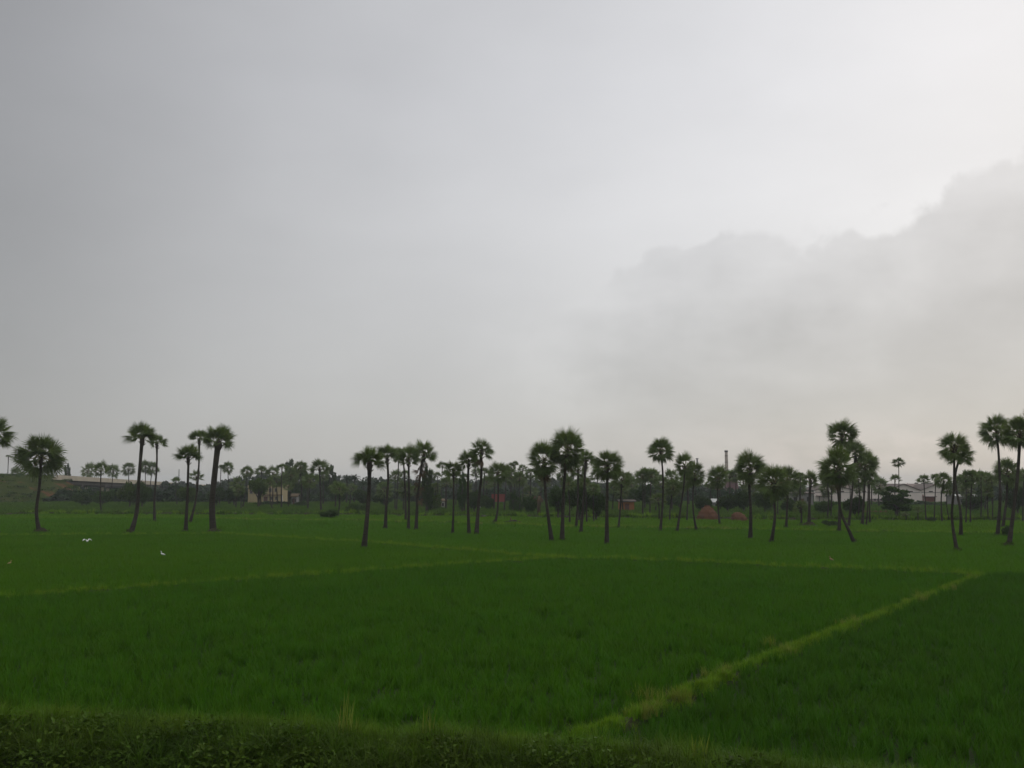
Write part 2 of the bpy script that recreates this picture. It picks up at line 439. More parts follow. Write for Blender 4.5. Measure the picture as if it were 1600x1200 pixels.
def blades(n_hill, size, per, h, spread, width, seg=3, hvar=0.3, droop=0.5, rng=RNG):
    """grass patch size x size with n_hill tufts of `per` blades each"""
    V = []; Fc = []
    for _ in range(n_hill):
        cx, cy = rng.uniform(-size / 2, size / 2, 2)
        hh = h * (1 + rng.uniform(-hvar, hvar))
        for _b in range(per):
            a = rng.uniform(0, 6.283); lean = spread * rng.uniform(0.15, 1.0); L = hh * rng.uniform(0.7, 1.1)
            dx, dy = math.cos(a), math.sin(a); wx, wy = -dy * width / 2, dx * width / 2
            ox, oy = cx + rng.normal(0, 0.02), cy + rng.normal(0, 0.02)
            base = len(V)
            for i in range(seg + 1):
                t = i / seg
                r = lean * L * t ** 1.6
                z = L * (t - droop * lean * t * t * 0.6)
                ww = (1 - t) ** 0.7 if i < seg else 0
                px, py = ox + dx * r, oy + dy * r
                if i < seg:
                    V.append((px - wx * ww, py - wy * ww, z)); V.append((px + wx * ww, py + wy * ww, z))
                else:
                    V.append((px, py, z))
            for i in range(seg - 1):
                q = base + 2 * i; Fc.append((q, q + 1, q + 3, q + 2))
            q = base + 2 * (seg - 1); Fc.append((q, q + 1, q + 2))
    return V, Fc

# ------------------------------------------------------------------ the land
tag(link('ground', mesh('ground', [(-3000, -400, 0), (3000, -400, 0), (3000, 3000, 0), (-3000, 3000, 0)], [(0, 1, 2, 3)], 'ground')),
    'flat green paddy land reaching to the horizon', 'ground', None, 'structure')

LA = [(-420, 962), (0, 928), (300, 906), (600, 886), (760, 875), (868, 869)]
LB = [(-420, 838), (0, 835), (350, 832), (480, 840), (590, 846), (700, 855), (800, 863), (868, 868), (1050, 873), (1250, 882), (1530, 893)]
LC = [(1530, 893), (1450, 925), (1300, 980), (1150, 1037), (1040, 1083), (950, 1120), (880, 1150)]
LE = [(-300, 812), (60, 802), (300, 803), (560, 803), (760, 806), (1000, 808), (1240, 811), (1600, 812), (1900, 813)]
LF = [(330, 809), (430, 811), (560, 812), (700, 815), (900, 821), (1100, 824), (1350, 829), (1620, 832)]
def poly_ground(L): return [ground(*p) for p in L]
GA, GB, GC, GE, GF = map(poly_ground, (LA, LB, LC, LE, LF))
def resample(P, step):
    out = []
    for a, b in zip(P, P[1:]):
        n = max(1, int((b - a).length / step))
        out += [a.lerp(b, i / n) for i in range(n)]
    return out + [P[-1]]
def bund(name, P, hw, h, mat, label, wob=0.12, skirt=-0.05):
    pts = resample(P, max(0.6, hw)); V = []; Fc = []
    prof = [(-1.0, skirt), (-0.62, 0.7), (-0.25, 1.0), (0.3, 0.96), (0.66, 0.66), (1.0, skirt)]
    for i, p in enumerate(pts):
        t = (pts[min(i + 1, len(pts) - 1)] - pts[max(i - 1, 0)]); t.z = 0; t.normalize(); nrm = Vector((-t.y, t.x, 0))
        k = 1 + random.uniform(-wob, wob) * 1.6; kh = 1 + random.uniform(-wob, wob) * 2; off = random.uniform(-wob, wob) * hw
        for u, z in prof:
            q = p + nrm * (u * hw * k + off); V.append((q.x, q.y, z * h * kh if z > 0 else z))
    n = len(prof)
    for i in range(len(pts) - 1):
        for j in range(n - 1):
            Fc.append((i * n + j, (i + 1) * n + j, (i + 1) * n + j + 1, i * n + j + 1))
    return tag(link(name, mesh(name, V, Fc, mat, True)), label, 'bund', None, 'structure')
bund('bund', GA, 0.30, 0.2, 'soil', 'low earth bund crossing to meet the long bund near the middle palms')
bund('bund', GB, 0.36, 0.22, 'soil', 'long low earth bund behind the large paddy')
bund('bund', GC, 0.2, 0.16, 'soil', 'narrow earth bund running diagonally from the grassy bank')
bund('bund', GE, 1.1, 0.5, 'soil', 'far earth bank at the foot of the tree line')
bund('bund', GF, 0.6, 0.22, 'soil', 'thin earth bund between far pale paddies')

# foreground bank
BANK = [Vector(p) for p in ((-40, 24.5, 0), (-24, 21.6, 0), (-9.8, 18.4, 0), (-5, 17.5, 0), (-1.1, 16.6, 0), (2.4, 15.7, 0), (5.2, 14.3, 0), (9, 11.9, 0), (16, 7.2, 0), (26, 0.5, 0))]
def bank_mesh():
    pts = resample(BANK, 0.35); V = []; Fc = []
    prof = [(-4.6, -0.9), (-3.2, -0.62), (-2.0, -0.12), (-1.2, 0.42), (-0.6, 0.72), (-0.1, 0.84), (0.4, 0.74), (0.9, 0.36), (1.4, -0.05)]
    for i, p in enumerate(pts):
        t = (pts[min(i + 1, len(pts) - 1)] - pts[max(i - 1, 0)]).normalized(); nrm = Vector((-t.y, t.x, 0))
        for u, z in prof:
            q = p + nrm * (u + random.uniform(-.07, .07)); V.append((q.x, q.y, z + random.uniform(-.06, .06)))
    n = len(prof)
    for i in range(len(pts) - 1):
        for j in range(n - 1):
            Fc.append((i * n + j, (i + 1) * n + j, (i + 1) * n + j + 1, i * n + j + 1))
    return pts, prof, mesh('grassy_bank', V, Fc, 'bank_soil', True)
bank_pts, bank_prof, bm_ = bank_mesh()
tag(link('grassy_bank', bm_), 'weedy earth bank beside the railway at the edge of the paddy', 'bank', None, 'structure')

# ------------------------------------------------------------------ rice and grass
ps = []
for i in range(4):
    ps.append(blades(16, 0.85, 11, 0.42, 0.75, 0.016))
def patches(key): return variant_collection('rice_patch_' + key, [mesh('rice_patch', v, f, key) for v, f in ps])
pfar = [blades(30, 2.0, 9, 0.46, 0.8, 0.045, seg=2) for _ in range(3)]
def patches_far(key): return variant_collection('rice_patch_far_' + key, [mesh('rice_patch', v, f, key) for v, f in pfar])

def seg_dist(X, Y, P):
    d = np.full(X.shape, 1e9)
    for a, b in zip(P, P[1:]):
        ax, ay, bx, by = a.x, a.y, b.x, b.y
        L2 = (bx - ax) ** 2 + (by - ay) ** 2
        t = np.clip(((X - ax) * (bx - ax) + (Y - ay) * (by - ay)) / L2, 0, 1)
        d = np.minimum(d, np.hypot(X - ax - t * (bx - ax), Y - ay - t * (by - ay)))
    return d
def pixnp(X, Y):
    c, s = math.cos(PITCH), math.sin(PITCH); k = CANOPY - CAM_H; f = Y * c + k * s; u = -Y * s + k * c
    return W / 2 + F * X / f, H / 2 - F * u / f
def grid(y0, y1, step, wid=0.64, pad=12):
    out = []
    y = y0
    while y < y1:
        hw = wid * y + pad
        xs = np.arange(-hw, hw, step)
        out.append(np.stack([xs + RNG.uniform(-.45, .45, len(xs)) * step, y + RNG.uniform(-.45, .45, len(xs)) * step], 1))
        y += step
    return np.concatenate(out)
def interp(L, xs): return np.interp(xs, [p[0] for p in L], [p[1] for p in L])
def right_of_C(X, Y):
    ys = [p.y for p in GC][::-1]; xs = [p.x for p in GC][::-1]
    return (X > np.interp(Y, ys, xs)) & (Y < GC[0].y)
def fields(P, near):
    X, Y = P[:, 0], P[:, 1]
    px, py = pixnp(X, Y)
    # side of the bank
    bx = [p.x for p in BANK]; by = [p.y for p in BANK]
    keep = Y > np.interp(X, bx, by) + 1.0
    for G_, w in ((GA, .40), (GB, .46), (GC, .30), (GE, 1.5), (GF, .9)):
        keep &= seg_dist(X, Y, G_) > w
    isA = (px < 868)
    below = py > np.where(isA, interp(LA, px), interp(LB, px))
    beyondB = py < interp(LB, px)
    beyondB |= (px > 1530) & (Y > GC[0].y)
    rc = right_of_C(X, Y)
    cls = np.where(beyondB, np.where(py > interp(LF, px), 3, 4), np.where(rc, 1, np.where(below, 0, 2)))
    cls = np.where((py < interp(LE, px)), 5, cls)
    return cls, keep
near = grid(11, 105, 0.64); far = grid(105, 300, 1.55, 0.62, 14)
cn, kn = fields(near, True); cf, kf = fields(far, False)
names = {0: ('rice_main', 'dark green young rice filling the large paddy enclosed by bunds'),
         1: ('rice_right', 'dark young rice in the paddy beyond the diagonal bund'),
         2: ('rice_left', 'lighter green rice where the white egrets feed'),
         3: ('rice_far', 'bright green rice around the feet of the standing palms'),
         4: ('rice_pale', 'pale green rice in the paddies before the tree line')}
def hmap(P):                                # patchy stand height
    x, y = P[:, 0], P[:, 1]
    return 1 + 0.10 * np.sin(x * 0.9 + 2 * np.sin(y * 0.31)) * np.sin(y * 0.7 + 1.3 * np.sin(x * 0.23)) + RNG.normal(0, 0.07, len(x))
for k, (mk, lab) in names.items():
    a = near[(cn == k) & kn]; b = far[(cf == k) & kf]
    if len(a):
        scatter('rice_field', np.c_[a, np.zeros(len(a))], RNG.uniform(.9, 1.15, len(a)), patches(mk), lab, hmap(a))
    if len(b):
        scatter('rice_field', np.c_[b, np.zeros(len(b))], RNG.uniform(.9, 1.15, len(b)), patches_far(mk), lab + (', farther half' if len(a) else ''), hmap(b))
# rough pasture under and before the trees
g5 = far[(cf == 5) & kf]; g5 = g5[RNG.random(len(g5)) < 0.8]
scatter('grass_cover', np.c_[g5, np.zeros(len(g5))], RNG.uniform(.8, 1.5, len(g5)), patches_far('rough_grass'), 'rough grass growing under the far trees', RNG.uniform(.5, 1.9, len(g5)))

tv = [blades(7, 0.5, 9, 0.42, 0.9, 0.018) for _ in range(3)]
tuft = variant_collection('bund_tuft', [mesh('grass_tuft', v, f, 'bund_grass') for v, f in tv])
tuft_dry = variant_collection('dry_tuft', [mesh('grass_tuft', v, f, 'dry_grass') for v, f in tv])
tuft_far = variant_collection('far_tuft', [mesh('grass_tuft', *blades(9, 1.0, 8, 0.5, 0.9, 0.05, seg=2), k) for k in ('bund_grass', 'bund_grass', 'rough_grass', 'dry_grass')])
tuft_dark = variant_collection('dark_tuft', [mesh('grass_tuft', *blades(9, 1.0, 8, 0.55, 0.9, 0.05, seg=2), k) for k in ('rough_grass', 'rough_grass', 'weed_leaf', 'bund_grass')])
tuft_scrub = variant_collection('scrub_tuft', [mesh('grass_tuft', *blades(9, 1.0, 8, 0.5, 0.9, 0.05, seg=2), k) for k in ('weed_leaf', 'tree_leaf', 'tree_bright')])
def along(P, per_m, hw, h):
    out = []
    for a, b in zip(P, P[1:]):
        n = int((b - a).length * per_m)
        t = (b - a).normalized(); nr = Vector((-t.y, t.x, 0))
        for _ in range(n):
            u = random.uniform(-1, 1); q = a.lerp(b, random.random()) + nr * u * hw
            out.append((q.x, q.y, h * (1 - abs(u) ** 1.5) * 0.85))
    return np.array(out)
for P, pm, hw, h, cl, s0, s1, lab in (
        (GA, 10, 0.3, 0.2, tuft, .5, 0.95, 'yellow green grass on the bund below the egrets'),
        (GB, 9, 0.34, 0.2, tuft, .5, 1.1, 'yellow green grass on the long bund'),
        (GC, 22, 0.20, 0.16, tuft, .35, 0.75, 'yellow green grass on the diagonal bund'),
        (GE, 4.5, 1.2, 0.45, tuft_dark, .7, 1.6, 'rough grass on the bank below the tree line'),
        (GF, 3.5, 0.7, 0.2, tuft_far, .6, 1.0, 'pale grass on the thin far bund')):
    p = along(P, pm, hw, h)
    scatter('bund_grass', p, RNG.uniform(s0, s1, len(p)), cl, lab)
# taller dry seeding clumps here and there on the diagonal bund
dp = []
for u in (0.06, 0.22, 0.30, 0.34, 0.36, 0.55, 0.70, 0.82, 0.88, 0.90, 0.93):
    q = resample(GC, 0.3); q = q[int(u * (len(q) - 1))]
    for _ in range(3): dp.append((q.x + random.gauss(-.1, .25), q.y + random.gauss(0, .4), 0.15))
scatter('seeding_grass', np.array(dp), RNG.uniform(.5, .95, len(dp)), tuft_dry, 'tall seeding grass clumps along the diagonal bund')

# bank weeds: leafy sprays and arching grass
def leafy(n, size, h, leaf):
    V = []; Fc = []
    for _ in range(n):
        a = random.uniform(0, 6.283); r = size * math.sqrt(random.random()) / 2; z = h * random.uniform(0.1, 1) * (1 - 0.5 * r / size)
        c = Vector((r * math.cos(a), r * math.sin(a), z))
        d = Vector((random.gauss(0, 1), random.gauss(0, 1), random.gauss(0.1, 0.5))).normalized()
        up = Vector((random.gauss(0, .5), random.gauss(0, .5), 1)); s = d.cross(up).normalized()
        L = leaf * random.uniform(.6, 1.3); w = L * 0.28; b = len(V)
        V += [c, c + d * L * .5 + s * w, c + d * L - Vector((0, 0, L * .25)), c + d * L * .5 - s * w]
        Fc += [(b, b + 1, b + 2), (b, b + 2, b + 3)]
    return [tuple(v) for v in V], Fc
weeds = variant_collection('bank_weed', [mesh('weed', *leafy(150, 0.8, 0.42, 0.085), 'weed_leaf') for _ in range(2)]
                           + [mesh('weed', *blades(9, 0.7, 14, 0.50, 1.6, 0.012, seg=4, droop=1.0), 'weed_leaf') for _ in range(4)]
                           + [mesh('weed', *blades(9, 0.7, 14, 0.45, 1.5, 0.012, seg=4, droop=1.0), 'rough_grass')])
top_w = variant_collection('bank_top', [mesh('weed', *blades(12, 0.7, 14, 0.34, 1.2, 0.010, droop=.9), 'crest_grass'), mesh('weed', *blades(10, 0.6, 14, 0.40, 1.1, 0.011, droop=.9), 'crest_grass'),
                                        mesh('weed', *blades(10, 0.6, 14, 0.36, 1.3, 0.010, droop=1.0), 'crest_grass'),
                                        mesh('weed', *blades(7, 0.6, 10, 0.45, 1.2, 0.015, droop=1.0), 'weed_leaf')])
bp, tp, bs = [], [], []
for i, p in enumerate(bank_pts[:-1]):
    if not (-26 < p.x < 17): continue
    t = (bank_pts[i + 1] - p).normalized(); nr = Vector((-t.y, t.x, 0))
    for _ in range(26):
        u = random.uniform(-4.4, -0.35); z = np.interp(u, [q[0] for q in bank_prof], [q[1] for q in bank_prof])
        q = p + nr * u + t * random.uniform(-.2, .2); bp.append((q.x, q.y, z - .05))
    for _ in range(13):
        u = random.uniform(-0.7, 1.1); z = np.interp(u, [q[0] for q in bank_prof], [q[1] for q in bank_prof])
        q = p + nr * u + t * random.uniform(-.2, .2); tp.append((q.x, q.y, z - .02))
scatter('bank_weeds', np.array(bp), RNG.uniform(.6, 1.35, len(bp)), weeds, 'dense dark weeds on the bank slope')
scatter('bank_weeds', np.array(tp), RNG.uniform(.6, 1.2, len(tp)), top_w, 'paler grass along the crest of the bank')
# three taller grass plants rising from the bank crest
for (px_, h, lab) in ((545, 0.66, 'tall pale grass clump rising highest on the bank crest'), (665, 0.65, 'broad drooping grass clump on the bank crest'), (1060, 0.5, 'small leafy clump where the bank meets the diagonal bund')):
    xx = (px_ - 800) / F * 16.7
    yy = float(np.interp(xx, [p.x for p in BANK], [p.y for p in BANK]))
    rt = thing('grass_clump', lab, 'grass clump', (xx, yy, 0.72))
    link('leaf_tuft', mesh('leaf_tuft', *blades(6, 0.35, 14, h, 1.1, 0.02, seg=4, droop=1.0), 'crest_grass'), rt)
    link('seed_stalks', mesh('seed_stalks', *blades(4, 0.3, 4, h * 1.15, 0.35, 0.03, seg=3, droop=.3), 'dry_grass'), rt)

# ------------------------------------------------------------------ palms
def fan(nseg, pet, rad, half, fold, droop, rng, split=0.46):
    """fan leaf of unit reach: leaf stalk along +X, blade of pleated pointed segments"""
    V = []; Fc = []; Pv = []; Pf = []
    hub = Vector((pet, 0, -0.03))
    w = 0.016
    Pv += [(0, -w, 0), (0, w, 0), (0, 0, w * 1.4), (pet, -w * .5, -0.03), (pet, w * .5, -0.03), (pet, 0, -0.03 + w * .8)]
    Pf += [(0, 1, 4, 3), (1, 2, 5, 4), (2, 0, 3, 5)]
    def pt(a, r, lift=0.0):
        x, y = r * math.cos(a), r * math.sin(a)
        z = -fold * abs(y) - droop * r * r + lift
        return (hub.x + x, hub.y + y, hub.z + z)
    da = 2 * half / nseg
    for i in range(nseg):
        a = -half + (i + .5) * da + rng.uniform(-.02, .02)
        L = rad * (1 - 0.28 * (abs(a) / half) ** 2) * rng.uniform(.82, 1.12)
        m = L * split; b = len(V)
        V += [tuple(hub), pt(a - da * .48, m), pt(a, m * 1.02, rad * .035), pt(a + da * .48, m), pt(a + rng.uniform(-.05, .05), L, -rad * .05 * rng.random()),
              pt(a - da * .20, (m + L) / 2), pt(a + da * .20, (m + L) / 2)]
        Fc += [(b, b + 1, b + 2), (b, b + 2, b + 3), (b + 1, b + 5, b + 2), (b + 2, b + 5, b + 4), (b + 2, b + 4, b + 6), (b + 2, b + 6, b + 3)]
    return V, Fc, Pv, Pf
def frond_mesh(nseg, pet, rad, half, fold, droop, mat='frond', seed=0):
    rng = np.random.default_rng(seed)
    V, Fc, Pv, Pf = fan(nseg, pet, rad, half, fold, droop, rng)
    n = len(V)
    me = mesh('frond', V + Pv, Fc + [tuple(i + n for i in f) for f in Pf])
    me.materials.append(M[mat]); me.materials.append(M['petiole'] if mat != 'frond_dead' else M['frond_dead'])
    for i in range(len(Fc), len(me.polygons)): me.polygons[i].material_index = 1
    return me
FR = [frond_mesh(24, 0.50, 0.52, R(128), 0.22, 0.25, 'frond', 1), frond_mesh(22, 0.46, 0.56, R(118), 0.30, 0.35, 'frond', 2),
      frond_mesh(26, 0.53, 0.50, R(138), 0.12, 0.15, 'frond', 3), frond_mesh(20, 0.48, 0.54, R(105), 0.40, 0.45, 'frond', 4)]
FRY = [frond_mesh(20, 0.45, 0.56, R(70), 0.35, 0.1, 'frond_young', 5), frond_mesh(18, 0.45, 0.58, R(50), 0.5, 0.1, 'frond_young', 6)]
FRD = [frond_mesh(16, 0.42, 0.55, R(60), 0.9, 0.8, 'frond_dead', 7), frond_mesh(14, 0.45, 0.50, R(45), 1.2, 0.9, 'frond_dead', 8)]

def frond_dirs(kind, n, rng):
    """(elevation, azimuth, roll) of each leaf in a crown"""
    lo, hi = {'r': (-52, 84), 'u': (-22, 84), 'b': (8, 86), 'd': (-70, 80)}[kind]
    out = []
    for i in range(n):
        t = (i + .5) / n
        # even over the sphere zone
        s = math.sin(R(lo)) + (math.sin(R(hi)) - math.sin(R(lo))) * t
        el = math.asin(s) + rng.normal(0, R(6)); az = i * 2.39996 + rng.normal(0, .22)
        out.append((el, az, rng.normal(0, R(38))))
    for i in range(max(3, n // 6)):         # young leaves standing up in the middle
        out.append((R(rng.uniform(52, 80)), i * 2.39996 + 1.0, rng.uniform(0, 3.14)))
    return out
def frond_rot(el, az, roll):
    return (Matrix.Rotation(az, 3, 'Z') @ Matrix.Rotation(-el, 3, 'Y') @ Matrix.Rotation(roll, 3, 'X'))
def reach(el, Rh, Rv):
    s = max(0.0, math.sin(el))
    return Rh + (Rv - Rh) * s * s
def joined_crown(kind, n, seed, nseg=10):
    rng = np.random.default_rng(seed); V = []; Fc = []; mi = []
    for j, (el, az, roll) in enumerate(frond_dirs(kind, n, rng)):
        v, f, pv, pf = fan(nseg, 0.5, 0.54, R(115), 0.22, 0.25, rng)
        m = np.array(frond_rot(el, az, roll)); s = rng.uniform(.82, 1.06)
        vv = (np.array(v + pv) * s) @ m.T; b = len(V)
        V += vv.tolist(); Fc += [tuple(i + b for i in q) for q in f] + [tuple(i + b + len(v) for i in q) for q in pf]
        mi += [0] * len(f) + [1] * len(pf)
    # dark heart where stalks and dead bases crowd
    mb = MB().tube([(0, 0, -.30), (0, 0, -.1), (0, 0, .16)], [.06, .10, .03], 6); b = len(V)
    V += [tuple(q) for q in mb.v]; Fc += [tuple(i + b for i in q) for q in mb.f]; mi += [2] * len(mb.f)
    me = mesh('crown', V, Fc)
    for k in ('frond', 'petiole', 'palm_bark'): me.materials.append(M[k])
    me.polygons.foreach_set('material_index', mi)
    return me
FARCROWN = {k: [joined_crown(k, n, 40 + i + 10 * q) for i in range(3)] for q, (k, n) in enumerate((('r', 26), ('u', 20), ('b', 15), ('d', 30)))}

def mound(parent, r, h):
    V = []; Fc = []
    n = 14
    for i, (rr, zz) in enumerate(((1, -.04), (.75, .28), (.5, .6), (.28, .9), (.1, 1))):
        for k in range(n):
            a = 2 * math.pi * k / n; j = random.uniform(.75, 1.25)
            V.append((r * rr * j * math.cos(a), r * rr * j * math.sin(a), zz * h * random.uniform(.8, 1.2) if i else -.04))
    for i in range(4):
        for k in range(n): Fc.append((i * n + k, i * n + (k + 1) % n, (i + 1) * n + (k + 1) % n, (i + 1) * n + k))
    Fc.append(tuple(4 * n + k for k in range(n)))
    o = link('root_mound', mesh('root_mound', V, Fc, 'soil', True), parent)
    gv, gf = [], []
    for _ in range(26):
        a = random.uniform(0, 6.283); q = random.uniform(.2, 1.05) * r
        v, f = blades(1, 0.1, 7, h * .7, 1.0, 0.05, seg=2)
        b = len(gv); gv += [(x + q * math.cos(a), y + q * math.sin(a), z + h * max(0, 1 - q / r) * .8) for x, y, z in v]; gf += [tuple(i + b for i in t) for t in f]
    g = link('weed_tufts', mesh('weed_tufts', gv, gf, 'weed_leaf'), o); g['kind'] = 'stuff'

def palm(label, trunk, ytop, wid, kind, wpx, group=None, parts=None, mnd=7, dead=0, n=None, skirt=0, seed=None, young=0.4, taper=0.47):
    """trunk: photo points from foot to crown heart; ytop: top of crown; wid: crown width in photo pixels"""
    seed = seed if seed is not None else int(trunk[0][0] * 7 + trunk[0][1])
    rng = np.random.default_rng(abs(seed)); random.seed(seed)
    g = ground(*trunk[0]); Y = g.y; m = ppm(Y)
    root = thing('palm_tree', label, 'palm tree', g, 0, group)
    P = [at(x, y, Y) - g for x, y in trunk]
    P[0] = Vector((P[0].x, 0, -0.15))
    for i in range(1, len(P)): P[i].y += rng.normal(0, .25)
    ht = P[-1].z
    pts = catmull(P, 18)
    rb = wpx * m / 2 * .88
    rad = []
    for i in range(19):
        t = i / 18
        r = rb * (taper + (1 - taper) * math.exp(-t * 6)) * (1 - 0.08 * t) * (1 + rng.uniform(-.05, .05))
        if t > .86 and kind == 'b': r *= 1.12
        rad.append(r)
    mb = MB().tube(pts, rad, 9); mb.build('trunk', 'palm_bark', root, smooth=True)
    heart = Vector(P[-1])
    Rh = wid / 2 * m * (1.28 if kind == 'b' else 1.24); Rv = max((trunk[-1][1] - ytop) * m * 1.1, Rh * .6)
    if parts is None: parts = g.y < 150
    n = n or {'r': 30, 'u': 24, 'b': 19, 'd': 36}[kind]
    if parts:
        cb = MB().tube([(0, 0, -.7), (0, 0, -.35), (0, 0, .05), (0, 0, .35)], [rad[-1] * .9, rad[-1] * 1.35, rad[-1] * 1.2, .06], 9)
        for k in range(14):                # cut leaf bases
            a = k * 2.4; z = -.75 + k * .055
            d = Vector((math.cos(a), math.sin(a), .9)).normalized()
            cb.tube([Vector((0, 0, z)) + d * .1, Vector((0, 0, z)) + d * rng.uniform(.34, .5)], [.055, .03], 4)
        crown = cb.build('crown', 'palm_bark', root, heart)
        for j, (el, az, roll) in enumerate(frond_dirs(kind, n, rng)):
            src = FRY[j % 2] if el > R(68) and rng.random() < .8 else (FR[rng.integers(4)])
            if rng.random() < young * .5 and el > R(30): src = FRY[0]
            o = link('frond', src, crown)
            o.rotation_euler = frond_rot(el, az, roll).to_euler()
            s = reach(el, Rh, Rv) * rng.uniform(.86, 1.06)
            o.scale = (s, s, s)
        for j in range(dead):
            o = link('dead_frond', FRD[j % 2], crown)
            o.rotation_euler = frond_rot(R(rng.uniform(-85, -55)), rng.uniform(0, 6.28), rng.normal(0, .8)).to_euler()
            s = Rh * rng.uniform(.7, .95); o.scale = (s, s, s); o.location = (0, 0, -rng.uniform(.1, .5))
        for j in range(skirt):
            t = 1 - j / max(1, skirt) * .55; p = pts[int(t * 18)] - heart
            o = link('dead_frond', FRD[j % 2], crown)
            o.rotation_euler = frond_rot(R(rng.uniform(-80, -25)), rng.uniform(0, 6.28), rng.normal(0, .8)).to_euler()
            s = Rh * rng.uniform(.55, .85); o.scale = (s, s, s); o.location = p
    else:
        c = link('crown', FARCROWN[kind][rng.integers(3)], root, heart)
        c.scale = (Rh * 1.0, Rh * 1.0, Rv); c.rotation_euler = (rng.normal(0, .08), rng.normal(0, .08), rng.uniform(0, 6.28))
    if mnd and parts: mound(root, mnd * m * .55, .42 + mnd * m * .12)
    return root

G1 = 'palms standing singly in the rice'
G2 = 'palms along the edge of the tree line'
# --- palms in the rice, each its own
palm('tall palm at the paddy edge with full drooping crown beyond the bushy round palm', [(-8, 831), (-14, 780), (-12, 680)], 646, 58, 'r', 10, G1, mnd=26)
palm('bushy palm with the widest round crown and bent foot on an earth mound', [(63, 830), (58, 800), (60, 760), (62, 714)], 681, 74, 'r', 11, G1, mnd=34, n=32)
palm('slim short palm in the rice before the viaduct', [(160, 802), (158, 780), (159, 736)], 720, 24, 'u', 5, G1)
palm('tall palm with flat brush crown and trunk swept at the foot', [(203, 831), (212, 800), (216, 750), (221, 686)], 660, 50, 'b', 13, G1, mnd=22, n=17)
palm('thin straight palm with small brush crown beside the swept-foot palm', [(242, 814), (240, 780), (243, 730), (246, 694)], 678, 32, 'b', 7, G1, n=13)
palm('shorter brush-crowned palm in front of a leaning thin one', [(290, 829), (292, 780), (292, 722), (292, 716)], 692, 40, 'b', 9, G1, mnd=18, n=17)
palm('thin leaning palm between the short brush palm and the thick one', [(296, 815), (306, 780), (311, 730), (312, 688)], 670, 36, 'b', 7, G1, n=15)
palm('thickest-trunked palm with dense broom crown on a weedy mound', [(334, 830), (331, 790), (335, 735), (339, 692)], 660, 46, 'b', 14, G1, mnd=34, n=24, taper=.74)
palm('palm with brush crown and dark tapering trunk standing beside the bund alone', [(568, 853), (573, 820), (575, 770), (578, 724)], 696, 48, 'b', 15, G1, n=21)
palm('slender palm with brush crown touching the lone bund palm', [(602, 825), (604, 790), (606, 750), (605, 716)], 693, 36, 'b', 9, G1, n=17, mnd=12)
palm('palm with dark brush crown in the close group of three', [(638, 826), (639, 780), (640, 720)], 692, 30, 'u', 8, G1, n=20)
palm('palm hung with a long grey skirt of dead fronds', [(650, 826), (652, 790), (657, 740), (662, 712)], 684, 40, 'u', 9, G1, n=20, skirt=24)
palm('thin palm rooted just behind the group of three', [(634, 812), (633, 770), (630, 712)], 697, 26, 'u', 6, G1, n=18)
palm('short palm with domed tuft beside two taller ones', [(707, 832), (709, 790), (709, 736)], 718, 28, 'u', 7, G1, n=18)
palm('palm with ragged crown at the shoulder of its taller twin', [(733, 832), (731, 780), (732, 722)], 701, 34, 'u', 9, G1, n=22)
palm('taller twin palm with spiky crown and widening foot', [(744, 833), (748, 780), (752, 740), (752, 706)], 686, 36, 'u', 10, G1, n=22, dead=3)
palm('palm with loose crown and foot bent sideways near the fallen frond', [(773, 815), (778, 790), (778, 740)], 720, 32, 'd', 7, G1, n=28, mnd=12)
palm('broad palm with drooping shaggy crown leaning against its taller neighbour', [(863, 843), (856, 805), (852, 770), (850, 722)], 686, 50, 'd', 11, G1, dead=5)
palm('big palm with high shaggy crown and pale dead stalks', [(878, 842), (880, 790), (882, 750), (886, 706)], 669, 54, 'd', 11, G1, dead=6, mnd=12)
palm('palm with thin brush crown behind the big shaggy pair', [(907, 830), (911, 790), (913, 750), (915, 722)], 701, 34, 'b', 8, G1, n=16)
palm('small dark palm squeezed behind the thin brush palm', [(900, 822), (903, 780), (903, 735)], 710, 30, 'r', 7, G1, n=22)
palm('straight palm with rounded hanging crown and flared foot', [(948, 848), (948, 800), (949, 760), (949, 728)], 703, 50, 'r', 11, G1, n=32, dead=3)
palm('small leaning palm behind the flared-foot palm', [(966, 823), (970, 790), (971, 752)], 731, 28, 'u', 6, G1)
palm('tall slim palm with ball-shaped crown', [(1031, 829), (1036, 790), (1036, 750), (1033, 706)], 682, 40, 'r', 7, G1, n=30)
palm('leaning palm with hanging crown touching a bent neighbour', [(1057, 829), (1064, 790), (1068, 760), (1070, 730)], 706, 32, 'd', 6, G1, n=26)
palm('bent palm with low hanging crown near the larger haystack', [(1089, 827), (1083, 800), (1083, 770), (1085, 744)], 720, 34, 'd', 6, G1, n=26, mnd=10)
palm('short-crowned palm standing before the larger haystack', [(1125, 818), (1122, 790), (1121, 750)], 726, 30, 'd', 6, G1, n=32)
palm('sturdy palm with layered crown beside the smaller haystack', [(1172, 840), (1172, 800), (1172, 760), (1171, 734)], 702, 44, 'd', 10, G1, n=34, dead=3)
palm('palm with wide low shaggy crown near the smaller haystack', [(1204, 845), (1208, 810), (1211, 780), (1209, 756)], 724, 52, 'd', 9, G1)
palm('upright palm close behind the wide shaggy crown', [(1228, 822), (1230, 790), (1232, 752)], 727, 34, 'd', 7, G1, n=30, mnd=9)
palm('palm with thick ivy-clad trunk rising from a dark mound', [(1264, 820), (1265, 790), (1267, 752)], 735, 28, 'u', 10, G1, n=20, mnd=32)
palm('palm with strongly curved trunk rising from a sideways foot', [(1337, 845), (1325, 830), (1314, 800), (1309, 765), (1308, 734)], 697, 56, 'd', 10, G1, n=36, dead=4)
